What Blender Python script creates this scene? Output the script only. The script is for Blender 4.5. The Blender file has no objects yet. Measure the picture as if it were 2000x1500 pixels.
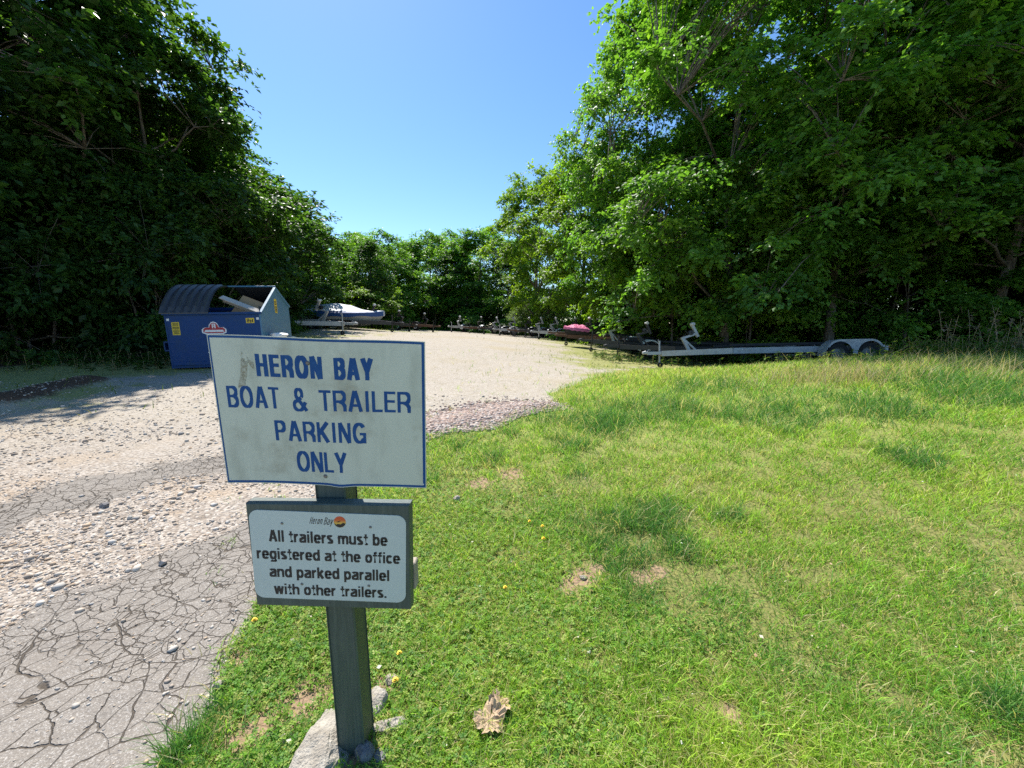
import bpy, math, random
import numpy as np
from mathutils import Vector, Matrix, Euler

scene = bpy.context.scene
COL = scene.collection
R = math.radians
random.seed(7)

# ------------------------------------------------------------------ camera, sky, sun, exposure
EYE, PITCH, FPX = 1.42, R(8.3), 751.0
cam_data = bpy.data.cameras.new('camera')
cam_data.sensor_width = 36.0
cam_data.lens = 36.0 * FPX / 2000.0
cam_data.clip_start, cam_data.clip_end = 0.05, 2000.0
cam = bpy.data.objects.new('camera', cam_data)
COL.objects.link(cam)
cam.location = (0, 0, EYE)
cam.rotation_euler = (math.pi / 2 - PITCH, 0, 0)
scene.camera = cam

SUN_EL, SUN_AZ = R(56), R(-31)            # azimuth measured from +Y, clockwise positive
SUN_DIR = Vector((math.sin(SUN_AZ) * math.cos(SUN_EL), math.cos(SUN_AZ) * math.cos(SUN_EL), math.sin(SUN_EL)))
world = bpy.data.worlds.new('World')
scene.world = world
world.use_nodes = True
wn = world.node_tree
bg = wn.nodes['Background']
sky = wn.nodes.new('ShaderNodeTexSky')
sky.sky_type = 'NISHITA'
sky.sun_disc = False
sky.sun_elevation = SUN_EL
sky.sun_rotation = SUN_AZ
sky.air_density, sky.dust_density, sky.ozone_density = 1.0, 0.2, 3.0
hs_ = wn.nodes.new('ShaderNodeHueSaturation')
hs_.inputs['Saturation'].default_value = 1.17
wn.links.new(sky.outputs['Color'], hs_.inputs['Color'])
wn.links.new(hs_.outputs['Color'], bg.inputs['Color'])
bg.inputs['Strength'].default_value = 0.122
sun_data = bpy.data.lights.new('sun', 'SUN')
sun_data.energy = 5.0
sun_data.angle = R(0.53)
sun_data.color = (1.0, 0.955, 0.88)
sun = bpy.data.objects.new('sun', sun_data)
COL.objects.link(sun)
sun.rotation_euler = SUN_DIR.to_track_quat('Z', 'Y').to_euler()
scene.view_settings.view_transform = 'Standard'
scene.view_settings.look = 'None'
scene.view_settings.gamma = 1.0
scene.view_settings.exposure = 0.78
scene.cycles.max_bounces = 6
scene.cycles.diffuse_bounces = 4
scene.cycles.transmission_bounces = 4
scene.cycles.use_denoising = False

# ------------------------------------------------------------------ helpers
def ray(px, py):
    u = (750.0 - py) / FPX
    return np.array([(px - 1000.0) / FPX, math.cos(PITCH) + u * math.sin(PITCH), u * math.cos(PITCH) - math.sin(PITCH)])

def at(px, py, Y):
    r = ray(px, py)
    return np.array([0, 0, EYE]) + r * (Y / r[1])

def vnoise(x, y, seed=0):
    """smooth 2-D value noise, about -1..1"""
    xi, yi = np.floor(x).astype(np.int64), np.floor(y).astype(np.int64)
    fx, fy = x - xi, y - yi
    fx, fy = fx * fx * (3 - 2 * fx), fy * fy * (3 - 2 * fy)
    def h(a, b):
        n = (a * 374761393 + b * 668265263 + seed * 974634777) & 0x7fffffff
        n = ((n ^ (n >> 13)) * 1274126177) & 0x7fffffff
        return ((n ^ (n >> 16)) & 0xffff) / 32767.5 - 1.0
    return (h(xi, yi) * (1 - fx) + h(xi + 1, yi) * fx) * (1 - fy) + (h(xi, yi + 1) * (1 - fx) + h(xi + 1, yi + 1) * fx) * fy

def fbm(x, y, seed=0, oct=3):
    s, a, t = 0, 1.0, 0
    for k in range(oct):
        s = s + a * vnoise(x * 2 ** k + 17.3 * k, y * 2 ** k - 9.1 * k, seed + k)
        t += a
        a *= 0.5
    return s / t

# ---- terrain height: thin plate spline through surveyed spots
CTRL = [(-0.5, 1.1, 0), (1.5, 1.1, 0.0), (-2.2, 1.2, 0.0), (0, -4, -0.1), (-6, -3, 0), (6, -3, 0.05), (0.6, 2.6, 0.05), (-2.4, 3.0, 0.09), (3.2, 3.0, 0.16),
        (-5.0, 5.0, 0.33), (0, 5.5, 0.2), (2.7, 7.0, 0.32), (1.2, 9.0, 0.33), (0.2, 14, 0.62), (-3, 12, 0.78), (16, 12, 0.98), (14, 6, 0.9), (8, 3, 0.5),
        (-13, 10, 0.95), (-16, 4, 0.75), (-30, 15, 1.8), (-30, 40, 2.4), (0, 45, 0.9), (20, 45, 0.8), (40, 20, 1.7), (0, 120, 1.2), (90, 60, 2.5), (-90, 60, 4), (60, -60, 0), (-60, -60, 0),
        (-120, 0, 3), (120, 0, 3)]
for px, py, Y in [(330, 722, 8.15), (590, 641, 21), (670, 640, 22), (800, 650, 24), (950, 657, 24), (1060, 664, 24), (1100, 674, 19), (1295, 721, 12.3), (1700, 708, 12.6), (1700, 711, 7.0), (2000, 706, 7.0), (1500, 716, 9)]:
    CTRL.append(tuple(at(px, py, Y)))
_C = np.array(CTRL, float)
def _phi(d2):
    return np.where(d2 > 1e-9, 0.5 * d2 * np.log(np.maximum(d2, 1e-9)), 0.0)
_n = len(_C)
_K = _phi(((_C[:, None, :2] - _C[None, :, :2]) ** 2).sum(-1)) + np.eye(_n) * 0.02
_P = np.c_[np.ones(_n), _C[:, :2]]
_W = np.linalg.solve(np.block([[_K, _P], [_P.T, np.zeros((3, 3))]]), np.r_[_C[:, 2], 0, 0, 0])
def hf(x, y):
    x, y = np.asarray(x, float), np.asarray(y, float)
    z = _W[_n] + _W[_n + 1] * x + _W[_n + 2] * y
    for i in range(_n):
        z = z + _W[i] * _phi((x - _C[i, 0]) ** 2 + (y - _C[i, 1]) ** 2)
    z = z + 0.010 * vnoise(x * 2.1, y * 2.1, 3) + 0.006 * vnoise(x * 6.0, y * 6.0, 4)
    # the low ridge of scraped dirt beside the drive
    z = z + 0.16 * np.exp(-(seg_dist(x, y, RIDGE) / 0.35) ** 2) + 0.07 * np.exp(-(seg_dist(x, y, PILE_LINE) / 0.38) ** 2)
    return z
def seg_dist(x, y, pts):
    d = np.full(np.shape(x), 1e9)
    for (ax, ay), (bx, by) in zip(pts[:-1], pts[1:]):
        vx, vy = bx - ax, by - ay
        t = np.clip(((x - ax) * vx + (y - ay) * vy) / (vx * vx + vy * vy), 0, 1)
        d = np.minimum(d, np.hypot(x - ax - t * vx, y - ay - t * vy))
    return d
RIDGE, PILE_LINE = [(-99., -99.), (-98., -99.)], [(-99., -99.), (-98., -99.)]
def gnd(px, py):
    """where the line of sight through a spot of the survey photograph meets the ground"""
    r = ray(px, py)
    Y = 0.3
    while Y < 60:
        p = np.array([0, 0, EYE]) + r * (Y / r[1])
        if p[2] <= float(hf(p[0], p[1])):
            break
        Y += 0.02 + 0.004 * Y
    return (p[0], p[1])
def gpoly(pix):
    return [gnd(*p) for p in pix]
RIDGE_ = gpoly([(-160, 800), (20, 790), (100, 768), (165, 752)])
PILE_ = gpoly([(780, 850), (860, 838), (950, 815), (1040, 800)])
def sdist(x, y, poly):
    """signed distance to a closed polygon, positive inside"""
    d = seg_dist(x, y, poly + poly[:1])
    ins = np.zeros(np.shape(x), bool)
    n = len(poly)
    for i in range(n):
        (x0, y0), (x1, y1) = poly[i], poly[(i + 1) % n]
        if y0 != y1:
            ins ^= ((y0 > y) != (y1 > y)) & (x < (x1 - x0) * (y - y0) / (y1 - y0) + x0)
    return np.where(ins, d, -d)
LAWN = gpoly([(300, 1500), (375, 1420), (430, 1330), (452, 1260), (482, 1190), (510, 1150), (600, 1060), (720, 930), (835, 868), (880, 852), (965, 838), (1015, 815), (1110, 800), (1075, 772), (1140, 742), (1235, 724)])
LAWN = [(-0.75, 0.2), (-0.85, 0.75)] + LAWN + [(4.4, 11.0), (9, 11.6), (16, 10.5), (40, 10), (40, -20), (-0.6, -20)]
ASPH1 = gpoly([(-300, 1260), (0, 1244), (140, 1160), (240, 1130), (320, 1085), (400, 1062), (490, 1030), (620, 1000)]) + [(-0.2, 1.6), (-0.4, 0.5), (-0.5, -6), (-6, -6)]
ASPH2 = gpoly([(-200, 1020), (0, 992), (100, 952), (200, 924), (360, 906), (470, 890), (470, 925), (400, 925), (300, 940), (256, 966), (192, 990), (80, 1006), (0, 1050), (-200, 1080)])
FLOOR_L = [(-60, -10), (-11.5, -2), (-10.5, 6), (-9.8, 8.6), (-7.2, 10.6), (-10.5, 14), (-13, 19), (-15, 24), (-9, 40), (-1, 52), (10, 46), (9.5, 30), (8, 19), (6.5, 15.6), (10, 14.6), (16, 12.2), (26, 11), (60, 12), (150, 160), (-150, 160)]
RIDGE, PILE_LINE = RIDGE_, PILE_

def mesh_obj(name, V, F, mat, parent=None, attrs=None, smooth=False, quads_tris=None):
    """V (n,3); F list of faces or an (m,k) int array"""
    me = bpy.data.meshes.new(name)
    V = np.asarray(V, np.float32)
    if isinstance(F, np.ndarray):
        m, k = F.shape
        me.vertices.add(len(V)); me.vertices.foreach_set('co', V.ravel())
        me.loops.add(m * k); me.loops.foreach_set('vertex_index', F.astype(np.int32).ravel())
        me.polygons.add(m); me.polygons.foreach_set('loop_start', np.arange(0, m * k, k, dtype=np.int32))
        me.polygons.foreach_set('loop_total', np.full(m, k, np.int32))
        me.update(calc_edges=True)
    else:
        me.from_pydata([tuple(map(float, v)) for v in V], [], F)
    if attrs:
        for k, a in attrs.items():
            a = np.asarray(a, np.float32)
            if a.ndim == 1:
                t = me.attributes.new(k, 'FLOAT', 'POINT'); t.data.foreach_set('value', a)
            else:
                t = me.attributes.new(k, 'FLOAT_COLOR', 'POINT'); t.data.foreach_set('color', np.c_[a, np.ones(len(a))].astype(np.float32).ravel())
    if smooth:
        me.polygons.foreach_set('use_smooth', np.ones(len(me.polygons), bool))
    me.materials.append(mat)
    o = bpy.data.objects.new(name, me)
    COL.objects.link(o)
    if parent:
        o.parent = parent
    return o

class MB:
    """collects shapes into one mesh"""
    def __init__(s):
        s.v, s.f = [], []
    def add(s, V, F):
        b = len(s.v)
        s.v += [tuple(map(float, v)) for v in V]
        s.f += [tuple(i + b for i in f) for f in F]
        return s
    def box(s, c, size, rot=None, bev=0.0):
        hx, hy, hz = [d / 2 for d in size]
        if bev:
            b = min(bev, hx * .9, hy * .9, hz * .9)
            V, F = [], []
            xs = []
            # chamfered box: 24 vertices
            for sx in (-1, 1):
                for sy in (-1, 1):
                    for sz in (-1, 1):
                        V += [(sx * (hx - b), sy * (hy - b), sz * hz), (sx * (hx - b), sy * hy, sz * (hz - b)), (sx * hx, sy * (hy - b), sz * (hz - b))]
            idx = lambda sx, sy, sz, k: ((sx > 0) * 4 + (sy > 0) * 2 + (sz > 0)) * 3 + k
            for sg in (-1, 1):
                F.append([idx(-1, -1, sg, 0), idx(1, -1, sg, 0), idx(1, 1, sg, 0), idx(-1, 1, sg, 0)][::sg])
                F.append([idx(-1, sg, -1, 1), idx(-1, sg, 1, 1), idx(1, sg, 1, 1), idx(1, sg, -1, 1)][::sg])
                F.append([idx(sg, -1, -1, 2), idx(sg, 1, -1, 2), idx(sg, 1, 1, 2), idx(sg, -1, 1, 2)][::sg])
            for a in (-1, 1):
                for c2 in (-1, 1):
                    F.append([idx(-1, a, c2, 0), idx(1, a, c2, 0), idx(1, a, c2, 1), idx(-1, a, c2, 1)][::-a * c2])
                    F.append([idx(a, -1, c2, 0), idx(a, 1, c2, 0), idx(a, 1, c2, 2), idx(a, -1, c2, 2)][::a * c2])
                    F.append([idx(a, c2, -1, 1), idx(a, c2, 1, 1), idx(a, c2, 1, 2), idx(a, c2, -1, 2)][::-a * c2])
            for sx in (-1, 1):
                for sy in (-1, 1):
                    for sz in (-1, 1):
                        F.append([idx(sx, sy, sz, k) for k in (0, 1, 2)][::-sx * sy * sz])
        else:
            V = [(sx * hx, sy * hy, sz * hz) for sx in (-1, 1) for sy in (-1, 1) for sz in (-1, 1)]
            F = [(0, 1, 3, 2), (4, 6, 7, 5), (0, 4, 5, 1), (2, 3, 7, 6), (0, 2, 6, 4), (1, 5, 7, 3)]
        M = Euler(rot).to_matrix() if rot else Matrix.Identity(3)
        return s.add([M @ Vector(v) + Vector(c) for v in V], F)
    def bar(s, a, b, w, h):
        """rectangular bar from a to b, w across, h upright"""
        a, b = Vector(a), Vector(b)
        d = (b - a).normalized()
        side = d.cross(Vector((0, 0, 1)))
        side = Vector((1, 0, 0)) if side.length < 1e-4 else side.normalized()
        up = side.cross(d)
        V = []
        for p in (a, b):
            for i, j in ((-1, -1), (1, -1), (1, 1), (-1, 1)):
                V.append(p + side * (i * w / 2) + up * (j * h / 2))
        return s.add(V, [(0, 1, 2, 3), (7, 6, 5, 4), (0, 4, 5, 1), (1, 5, 6, 2), (2, 6, 7, 3), (3, 7, 4, 0)])
    def tube(s, pts, r, n=6, cap=True):
        pts = [Vector(p) for p in pts]
        rs = r if isinstance(r, (list, tuple)) else [r] * len(pts)
        V, F = [], []
        ref = None
        for i, p in enumerate(pts):
            d = (pts[min(i + 1, len(pts) - 1)] - pts[max(i - 1, 0)]).normalized()
            if ref is None:
                ref = Vector((0, 0, 1)) if abs(d.z) < .9 else Vector((1, 0, 0))
            x = d.cross(ref).normalized(); y = x.cross(d).normalized(); ref = y
            for k in range(n):
                a = 2 * math.pi * k / n
                V.append(p + (x * math.cos(a) + y * math.sin(a)) * rs[i])
        for i in range(len(pts) - 1):
            for k in range(n):
                F.append((i * n + k, i * n + (k + 1) % n, (i + 1) * n + (k + 1) % n, (i + 1) * n + k))
        if cap:
            F.append(tuple(range(n))[::-1]); F.append(tuple(range((len(pts) - 1) * n, len(pts) * n)))
        return s.add(V, F)
    def lathe(s, prof, c, axis='z', n=24):
        """profile of (radius, height), turned about an axis"""
        V, F = [], []
        for r_, h_ in prof:
            for k in range(n):
                a = 2 * math.pi * k / n
                x, y = r_ * math.cos(a), r_ * math.sin(a)
                v = (x, y, h_) if axis == 'z' else ((x, h_, y) if axis == 'y' else (h_, x, y))
                V.append(Vector(v) + Vector(c))
        for i in range(len(prof) - 1):
            for k in range(n):
                F.append((i * n + k, i * n + (k + 1) % n, (i + 1) * n + (k + 1) % n, (i + 1) * n + k))
        return s.add(V, F)
    def build(s, name, mat, parent=None, smooth=False, loc=None):
        o = mesh_obj(name, np.array(s.v), s.f, mat, parent, smooth=smooth)
        if loc is not None:
            o.location = loc
        return o

def tag(o, label=None, cat=None, group=None, kind=None):
    if label: o['label'] = label
    if cat: o['category'] = cat
    if group: o['group'] = group
    if kind: o['kind'] = kind
    return o
def empty(name, loc=(0, 0, 0), rot=(0, 0, 0)):
    o = bpy.data.objects.new(name, None)
    COL.objects.link(o)
    o.location = loc
    o.rotation_euler = rot
    o.empty_display_size = 0.2
    return o
KIDS = {}
def copy_tree(o, parent=None):
    c = o.copy()
    COL.objects.link(c)
    c.parent = parent
    for ch in list(o.children):
        copy_tree(ch, c)
    return c

# ------------------------------------------------------------------ materials
def new_mat(name):
    m = bpy.data.materials.new(name)
    m.use_nodes = True
    nt = m.node_tree
    return m, nt, nt.nodes['Principled BSDF'], nt.nodes['Material Output']
def N(nt, typ, **kw):
    n = nt.nodes.new(typ)
    for k, v in kw.items():
        setattr(n, k, v)
    return n
def mixc(nt, fac, a, b, mode='MIX'):
    n = N(nt, 'ShaderNodeMix', data_type='RGBA', blend_type=mode)
    for sock, v in ((n.inputs['Factor'], fac), (n.inputs[6], a), (n.inputs[7], b)):
        if hasattr(v, 'is_output') or isinstance(v, bpy.types.NodeSocket):
            nt.links.new(v, sock)
        else:
            sock.default_value = v if not isinstance(v, tuple) else (*v, 1)[:4]
    return n.outputs[2]
def math_(nt, op, a, b=0.5, c=None, clamp=False):
    n = N(nt, 'ShaderNodeMath', operation=op, use_clamp=clamp)
    for i, v in enumerate((a, b, c)):
        if v is None: continue
        if isinstance(v, bpy.types.NodeSocket): nt.links.new(v, n.inputs[i])
        else: n.inputs[i].default_value = v
    return n.outputs[0]
def ramp(nt, fac, lo, hi):
    n = N(nt, 'ShaderNodeMapRange', interpolation_type='SMOOTHSTEP')
    nt.links.new(fac, n.inputs[0])
    for i, v in ((1, lo), (2, hi)):
        if isinstance(v, bpy.types.NodeSocket): nt.links.new(v, n.inputs[i])
        else: n.inputs[i].default_value = v
    return n.outputs[0]
def noise(nt, scale, detail=3, rough=0.55, vec=None, dist=0.0):
    n = N(nt, 'ShaderNodeTexNoise')
    n.inputs['Scale'].default_value = scale; n.inputs['Detail'].default_value = detail
    n.inputs['Roughness'].default_value = rough; n.inputs['Distortion'].default_value = dist
    if vec is None:
        vec = N(nt, 'ShaderNodeTexCoord').outputs['Object']
    nt.links.new(vec, n.inputs['Vector'])
    return n.outputs[0]
def attr(nt, name, col=False):
    n = N(nt, 'ShaderNodeAttribute', attribute_name=name)
    return n.outputs['Color' if col else 'Fac']

def paint(name, col, rough=0.45, metal=0.0, wear=None, wear_amt=0.35, scale=9.0, spec=0.5, bump=0.0):
    """painted / plain surface with blotchy wear of its own"""
    m, nt, b, out = new_mat(name)
    n1 = noise(nt, scale, 5, 0.62)
    n2 = noise(nt, scale * 6, 3, 0.6)
    wear = wear or tuple(c * 0.6 + 0.04 for c in col)
    f = math_(nt, 'MULTIPLY', ramp(nt, n1, 0.45, 0.72), wear_amt, clamp=True)
    c = mixc(nt, f, col, wear)
    c = mixc(nt, math_(nt, 'MULTIPLY', ramp(nt, n2, 0.55, 0.75), wear_amt * 0.5), c, tuple(min(1, x * 1.3 + .02) for x in col))
    nt.links.new(c, b.inputs['Base Color'])
    nt.links.new(math_(nt, 'MULTIPLY_ADD', n1, 0.25, rough - 0.12), b.inputs['Roughness'])
    b.inputs['Metallic'].default_value = metal
    b.inputs['Specular IOR Level'].default_value = spec
    if bump:
        bn = N(nt, 'ShaderNodeBump'); bn.inputs['Strength'].default_value = bump; bn.inputs['Distance'].default_value = 0.01
        nt.links.new(n2, bn.inputs['Height']); nt.links.new(bn.outputs[0], b.inputs['Normal'])
    return m

M = {}
M['galv'] = paint('galvanised_steel', (0.40, 0.41, 0.42), 0.45, 0.2, (0.25, 0.24, 0.22), 0.5, 7)
M['black_steel'] = paint('black_steel', (0.018, 0.019, 0.021), 0.45, 0.0, (0.06, 0.05, 0.045), 0.6, 6)
M['rust'] = paint('rusty_steel', (0.12, 0.06, 0.035), 0.8, 0.0, (0.05, 0.03, 0.02), 0.6, 10)
M['tyre'] = paint('tyre_rubber', (0.016, 0.016, 0.017), 0.85, 0, (0.06, 0.055, 0.05), 0.4, 12)
M['rim'] = paint('wheel_rim', (0.20, 0.20, 0.20), 0.5, 0.3, (0.13, 0.11, 0.10), 0.4, 14)
M['white_paint'] = paint('white_paint', (0.72, 0.73, 0.72), 0.4, 0, (0.45, 0.44, 0.40), 0.4, 8)
M['carpet'] = paint('bunk_carpet', (0.035, 0.035, 0.04), 0.95, 0, (0.08, 0.07, 0.06), 0.4, 20)
M['red_lens'] = paint('red_lens', (0.4, 0.012, 0.01), 0.25, 0, (0.25, 0.02, 0.01), 0.3, 8)
M['winch'] = paint('winch_strap', (0.5, 0.45, 0.12), 0.7, 0)
M['grey_roller'] = paint('grey_roller', (0.55, 0.55, 0.56), 0.5, 0)
M['blue_bin'] = paint('blue_bin_paint', (0.002, 0.042, 0.165), 0.45, 0, (0.025, 0.055, 0.11), 0.6, 5.0, spec=0.3, bump=0.3)
M['teal_bin'] = paint('faded_skylit_blue_paint', (0.07, 0.19, 0.30), 0.5, 0, (0.12, 0.22, 0.28), 0.55, 3.5, bump=0.12)  # faded paint, with the paler light of the sky-facing side put into the colour
M['bin_inside'] = paint('bin_inside', (0.02, 0.025, 0.035), 0.8, 0, (0.05, 0.035, 0.03), 0.5, 6)
M['lid'] = paint('black_plastic_lid', (0.035, 0.038, 0.045), 0.36, 0, (0.07, 0.07, 0.075), 0.4, 5, 0.6)
M['yellow_label'] = paint('yellow_label', (0.70, 0.50, 0.03), 0.5, 0, (0.45, 0.35, 0.10), 0.35, 30)
M['black_ink'] = paint('black_ink', (0.012, 0.013, 0.016), 0.5, 0, (0.02, 0.02, 0.02), 0.2, 40)
M['white_label'] = paint('white_label', (0.75, 0.76, 0.76), 0.5, 0, (0.6, 0.6, 0.58), 0.3, 30)
M['red_ink'] = paint('red_ink', (0.42, 0.02, 0.03), 0.5, 0, (0.3, 0.03, 0.04), 0.3, 30)
M['cardboard'] = paint('cardboard', (0.36, 0.24, 0.13), 0.9, 0, (0.25, 0.16, 0.09), 0.4, 8)
M['cardboard_pale'] = paint('pale_cardboard', (0.50, 0.46, 0.40), 0.9, 0, (0.38, 0.33, 0.27), 0.4, 8)
M['sign_white'] = None
M['blue_ink'] = paint('faded_blue_lettering', (0.004, 0.065, 0.235), 0.5, 0, (0.02, 0.10, 0.28), 0.5, 30, spec=0.25)
M['post_paint'] = None
M['screw'] = paint('screw_steel', (0.22, 0.21, 0.20), 0.45, 0.6, (0.12, 0.08, 0.05), 0.6, 60)
M['tarp_silver'] = paint('silver_boat_cover', (0.55, 0.58, 0.62), 0.55, 0.0, (0.38, 0.41, 0.46), 0.4, 4, bump=0.25)
M['tarp_blue'] = paint('blue_boat_cover', (0.02, 0.075, 0.25), 0.6, 0, (0.03, 0.09, 0.22), 0.4, 4, bump=0.25)
M['hull'] = paint('gelcoat_hull', (0.40, 0.40, 0.38), 0.25, 0, (0.5, 0.49, 0.44), 0.35, 3)
M['pink_tarp'] = paint('pink_tarp', (0.62, 0.13, 0.26), 0.65, 0, (0.66, 0.30, 0.38), 0.6, 5, bump=0.4)

def sign_mat():
    m, nt, b, out = new_mat('weathered_sign_face')
    tc = N(nt, 'ShaderNodeTexCoord').outputs['Object']
    mp = N(nt, 'ShaderNodeMapping'); mp.inputs['Scale'].default_value = (1.0, 1.0, 0.28)
    nt.links.new(tc, mp.inputs[0])
    streak = noise(nt, 16, 4, 0.6, mp.outputs[0])
    blot = noise(nt, 7, 5, 0.65, tc)
    fine = noise(nt, 90, 3, 0.6, tc)
    c = mixc(nt, ramp(nt, streak, 0.42, 0.75), (0.56, 0.60, 0.51), (0.45, 0.48, 0.40))
    c = mixc(nt, math_(nt, 'MULTIPLY', ramp(nt, blot, 0.5, 0.72), 0.75), c, (0.33, 0.325, 0.25))
    c = mixc(nt, math_(nt, 'MULTIPLY', ramp(nt, fine, 0.6, 0.75), 0.25), c, (0.42, 0.42, 0.36))
    nt.links.new(c, b.inputs['Base Color'])
    b.inputs['Roughness'].default_value = 0.42
    return m
M['sign_white'] = sign_mat()
M['plate_white'] = paint('notice_face', (0.53, 0.60, 0.58), 0.35, 0, (0.47, 0.53, 0.50), 0.4, 6)
M['sign_back'] = paint('aluminium_edge', (0.5, 0.52, 0.55), 0.4, 0.6)
def post_mat():
    m, nt, b, out = new_mat('grey_green_wood_paint')
    tc = N(nt, 'ShaderNodeTexCoord').outputs['Object']
    mp = N(nt, 'ShaderNodeMapping'); mp.inputs['Scale'].default_value = (1, 1, 0.06)
    nt.links.new(tc, mp.inputs[0])
    grain = noise(nt, 120, 4, 0.6, mp.outputs[0])
    blot = noise(nt, 8, 5, 0.6, tc)
    c = mixc(nt, ramp(nt, grain, 0.35, 0.7), (0.054, 0.078, 0.068), (0.082, 0.108, 0.095))
    c = mixc(nt, math_(nt, 'MULTIPLY', ramp(nt, blot, 0.5, 0.75), 0.5), c, (0.10, 0.125, 0.10))
    geo = N(nt, 'ShaderNodeNewGeometry')
    sep = N(nt, 'ShaderNodeSeparateXYZ'); nt.links.new(tc, sep.inputs[0])
    nt.links.new(c, b.inputs['Base Color'])
    b.inputs['Roughness'].default_value = 0.55
    bn = N(nt, 'ShaderNodeBump'); bn.inputs['Strength'].default_value = 0.35; bn.inputs['Distance'].default_value = 0.004
    nt.links.new(grain, bn.inputs['Height']); nt.links.new(bn.outputs[0], b.inputs['Normal'])
    return m
M['post_paint'] = post_mat()
M['mossy_paint'] = paint('algae_stained_paint', (0.085, 0.10, 0.06), 0.7, 0, (0.13, 0.13, 0.05), 0.8, 14, bump=0.2)
M['bare_wood'] = paint('weathered_wood', (0.38, 0.33, 0.26), 0.85, 0, (0.25, 0.21, 0.16), 0.6, 20, bump=0.3)

def stone_mat(name, a, b_, sc=25, bump=0.6):
    m, nt, b, out = new_mat(name)
    n1 = noise(nt, sc, 6, 0.7)
    n2 = noise(nt, sc * 5, 3, 0.6)
    c = mixc(nt, ramp(nt, n1, 0.35, 0.7), a, b_)
    c = mixc(nt, math_(nt, 'MULTIPLY', ramp(nt, n2, 0.55, 0.7), 0.5), c, tuple(x * 0.5 for x in a))
    nt.links.new(c, b.inputs['Base Color'])
    b.inputs['Roughness'].default_value = 0.9
    bn = N(nt, 'ShaderNodeBump'); bn.inputs['Strength'].default_value = bump; bn.inputs['Distance'].default_value = 0.01
    nt.links.new(n2, bn.inputs['Height']); nt.links.new(bn.outputs[0], b.inputs['Normal'])
    return m
M['concrete'] = stone_mat('rough_concrete', (0.30, 0.265, 0.215), (0.48, 0.44, 0.37), 22, 1.0)
M['rock'] = stone_mat('grey_pink_rock', (0.33, 0.27, 0.23), (0.48, 0.42, 0.37), 25)
M['dark_rock'] = stone_mat('dark_rock', (0.13, 0.12, 0.12), (0.24, 0.23, 0.23), 25)

def attr_mat(name, rough=0.8, transl=0.0, tcol=None, spec=0.3):
    """colour from a per-vertex attribute 'tint' that gives each blade, leaf or stone its own hue"""
    m, nt, b, out = new_mat(name)
    c = attr(nt, 'tint', True)
    nt.links.new(c, b.inputs['Base Color'])
    b.inputs['Roughness'].default_value = rough
    b.inputs['Specular IOR Level'].default_value = spec
    if transl:
        t = N(nt, 'ShaderNodeBsdfTranslucent')
        nt.links.new(mixc(nt, 1.0, c, tcol, 'MULTIPLY'), t.inputs[0])
        mx = N(nt, 'ShaderNodeMixShader'); mx.inputs[0].default_value = transl
        nt.links.new(b.outputs[0], mx.inputs[1]); nt.links.new(t.outputs[0], mx.inputs[2])
        nt.links.new(mx.outputs[0], out.inputs[0])
    return m
M['leaf'] = attr_mat('tree_leaf', 0.45, 0.5, (1.7, 1.75, 0.6), 0.32)
M['grass'] = attr_mat('grass_blade', 0.55, 0.45, (1.35, 1.35, 0.8), 0.25)
M['stone_bits'] = attr_mat('gravel_stone', 0.9)
M['petal'] = attr_mat('petal', 0.6, 0.3, (1.2, 1.2, 0.6))

def bark_mat(name, a, b_):
    m, nt, b, out = new_mat(name)
    tc = N(nt, 'ShaderNodeTexCoord').outputs['Object']
    mp = N(nt, 'ShaderNodeMapping'); mp.inputs['Scale'].default_value = (1, 1, 0.2)
    nt.links.new(tc, mp.inputs[0])
    n1 = noise(nt, 14, 5, 0.7, mp.outputs[0])
    nt.links.new(mixc(nt, ramp(nt, n1, 0.35, 0.68), a, b_), b.inputs['Base Color'])
    b.inputs['Roughness'].default_value = 0.95
    bn = N(nt, 'ShaderNodeBump'); bn.inputs['Strength'].default_value = 0.8; bn.inputs['Distance'].default_value = 0.03
    nt.links.new(n1, bn.inputs['Height']); nt.links.new(bn.outputs[0], b.inputs['Normal'])
    return m
M['bark'] = bark_mat('tree_bark', (0.085, 0.068, 0.052), (0.25, 0.215, 0.175))

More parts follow.
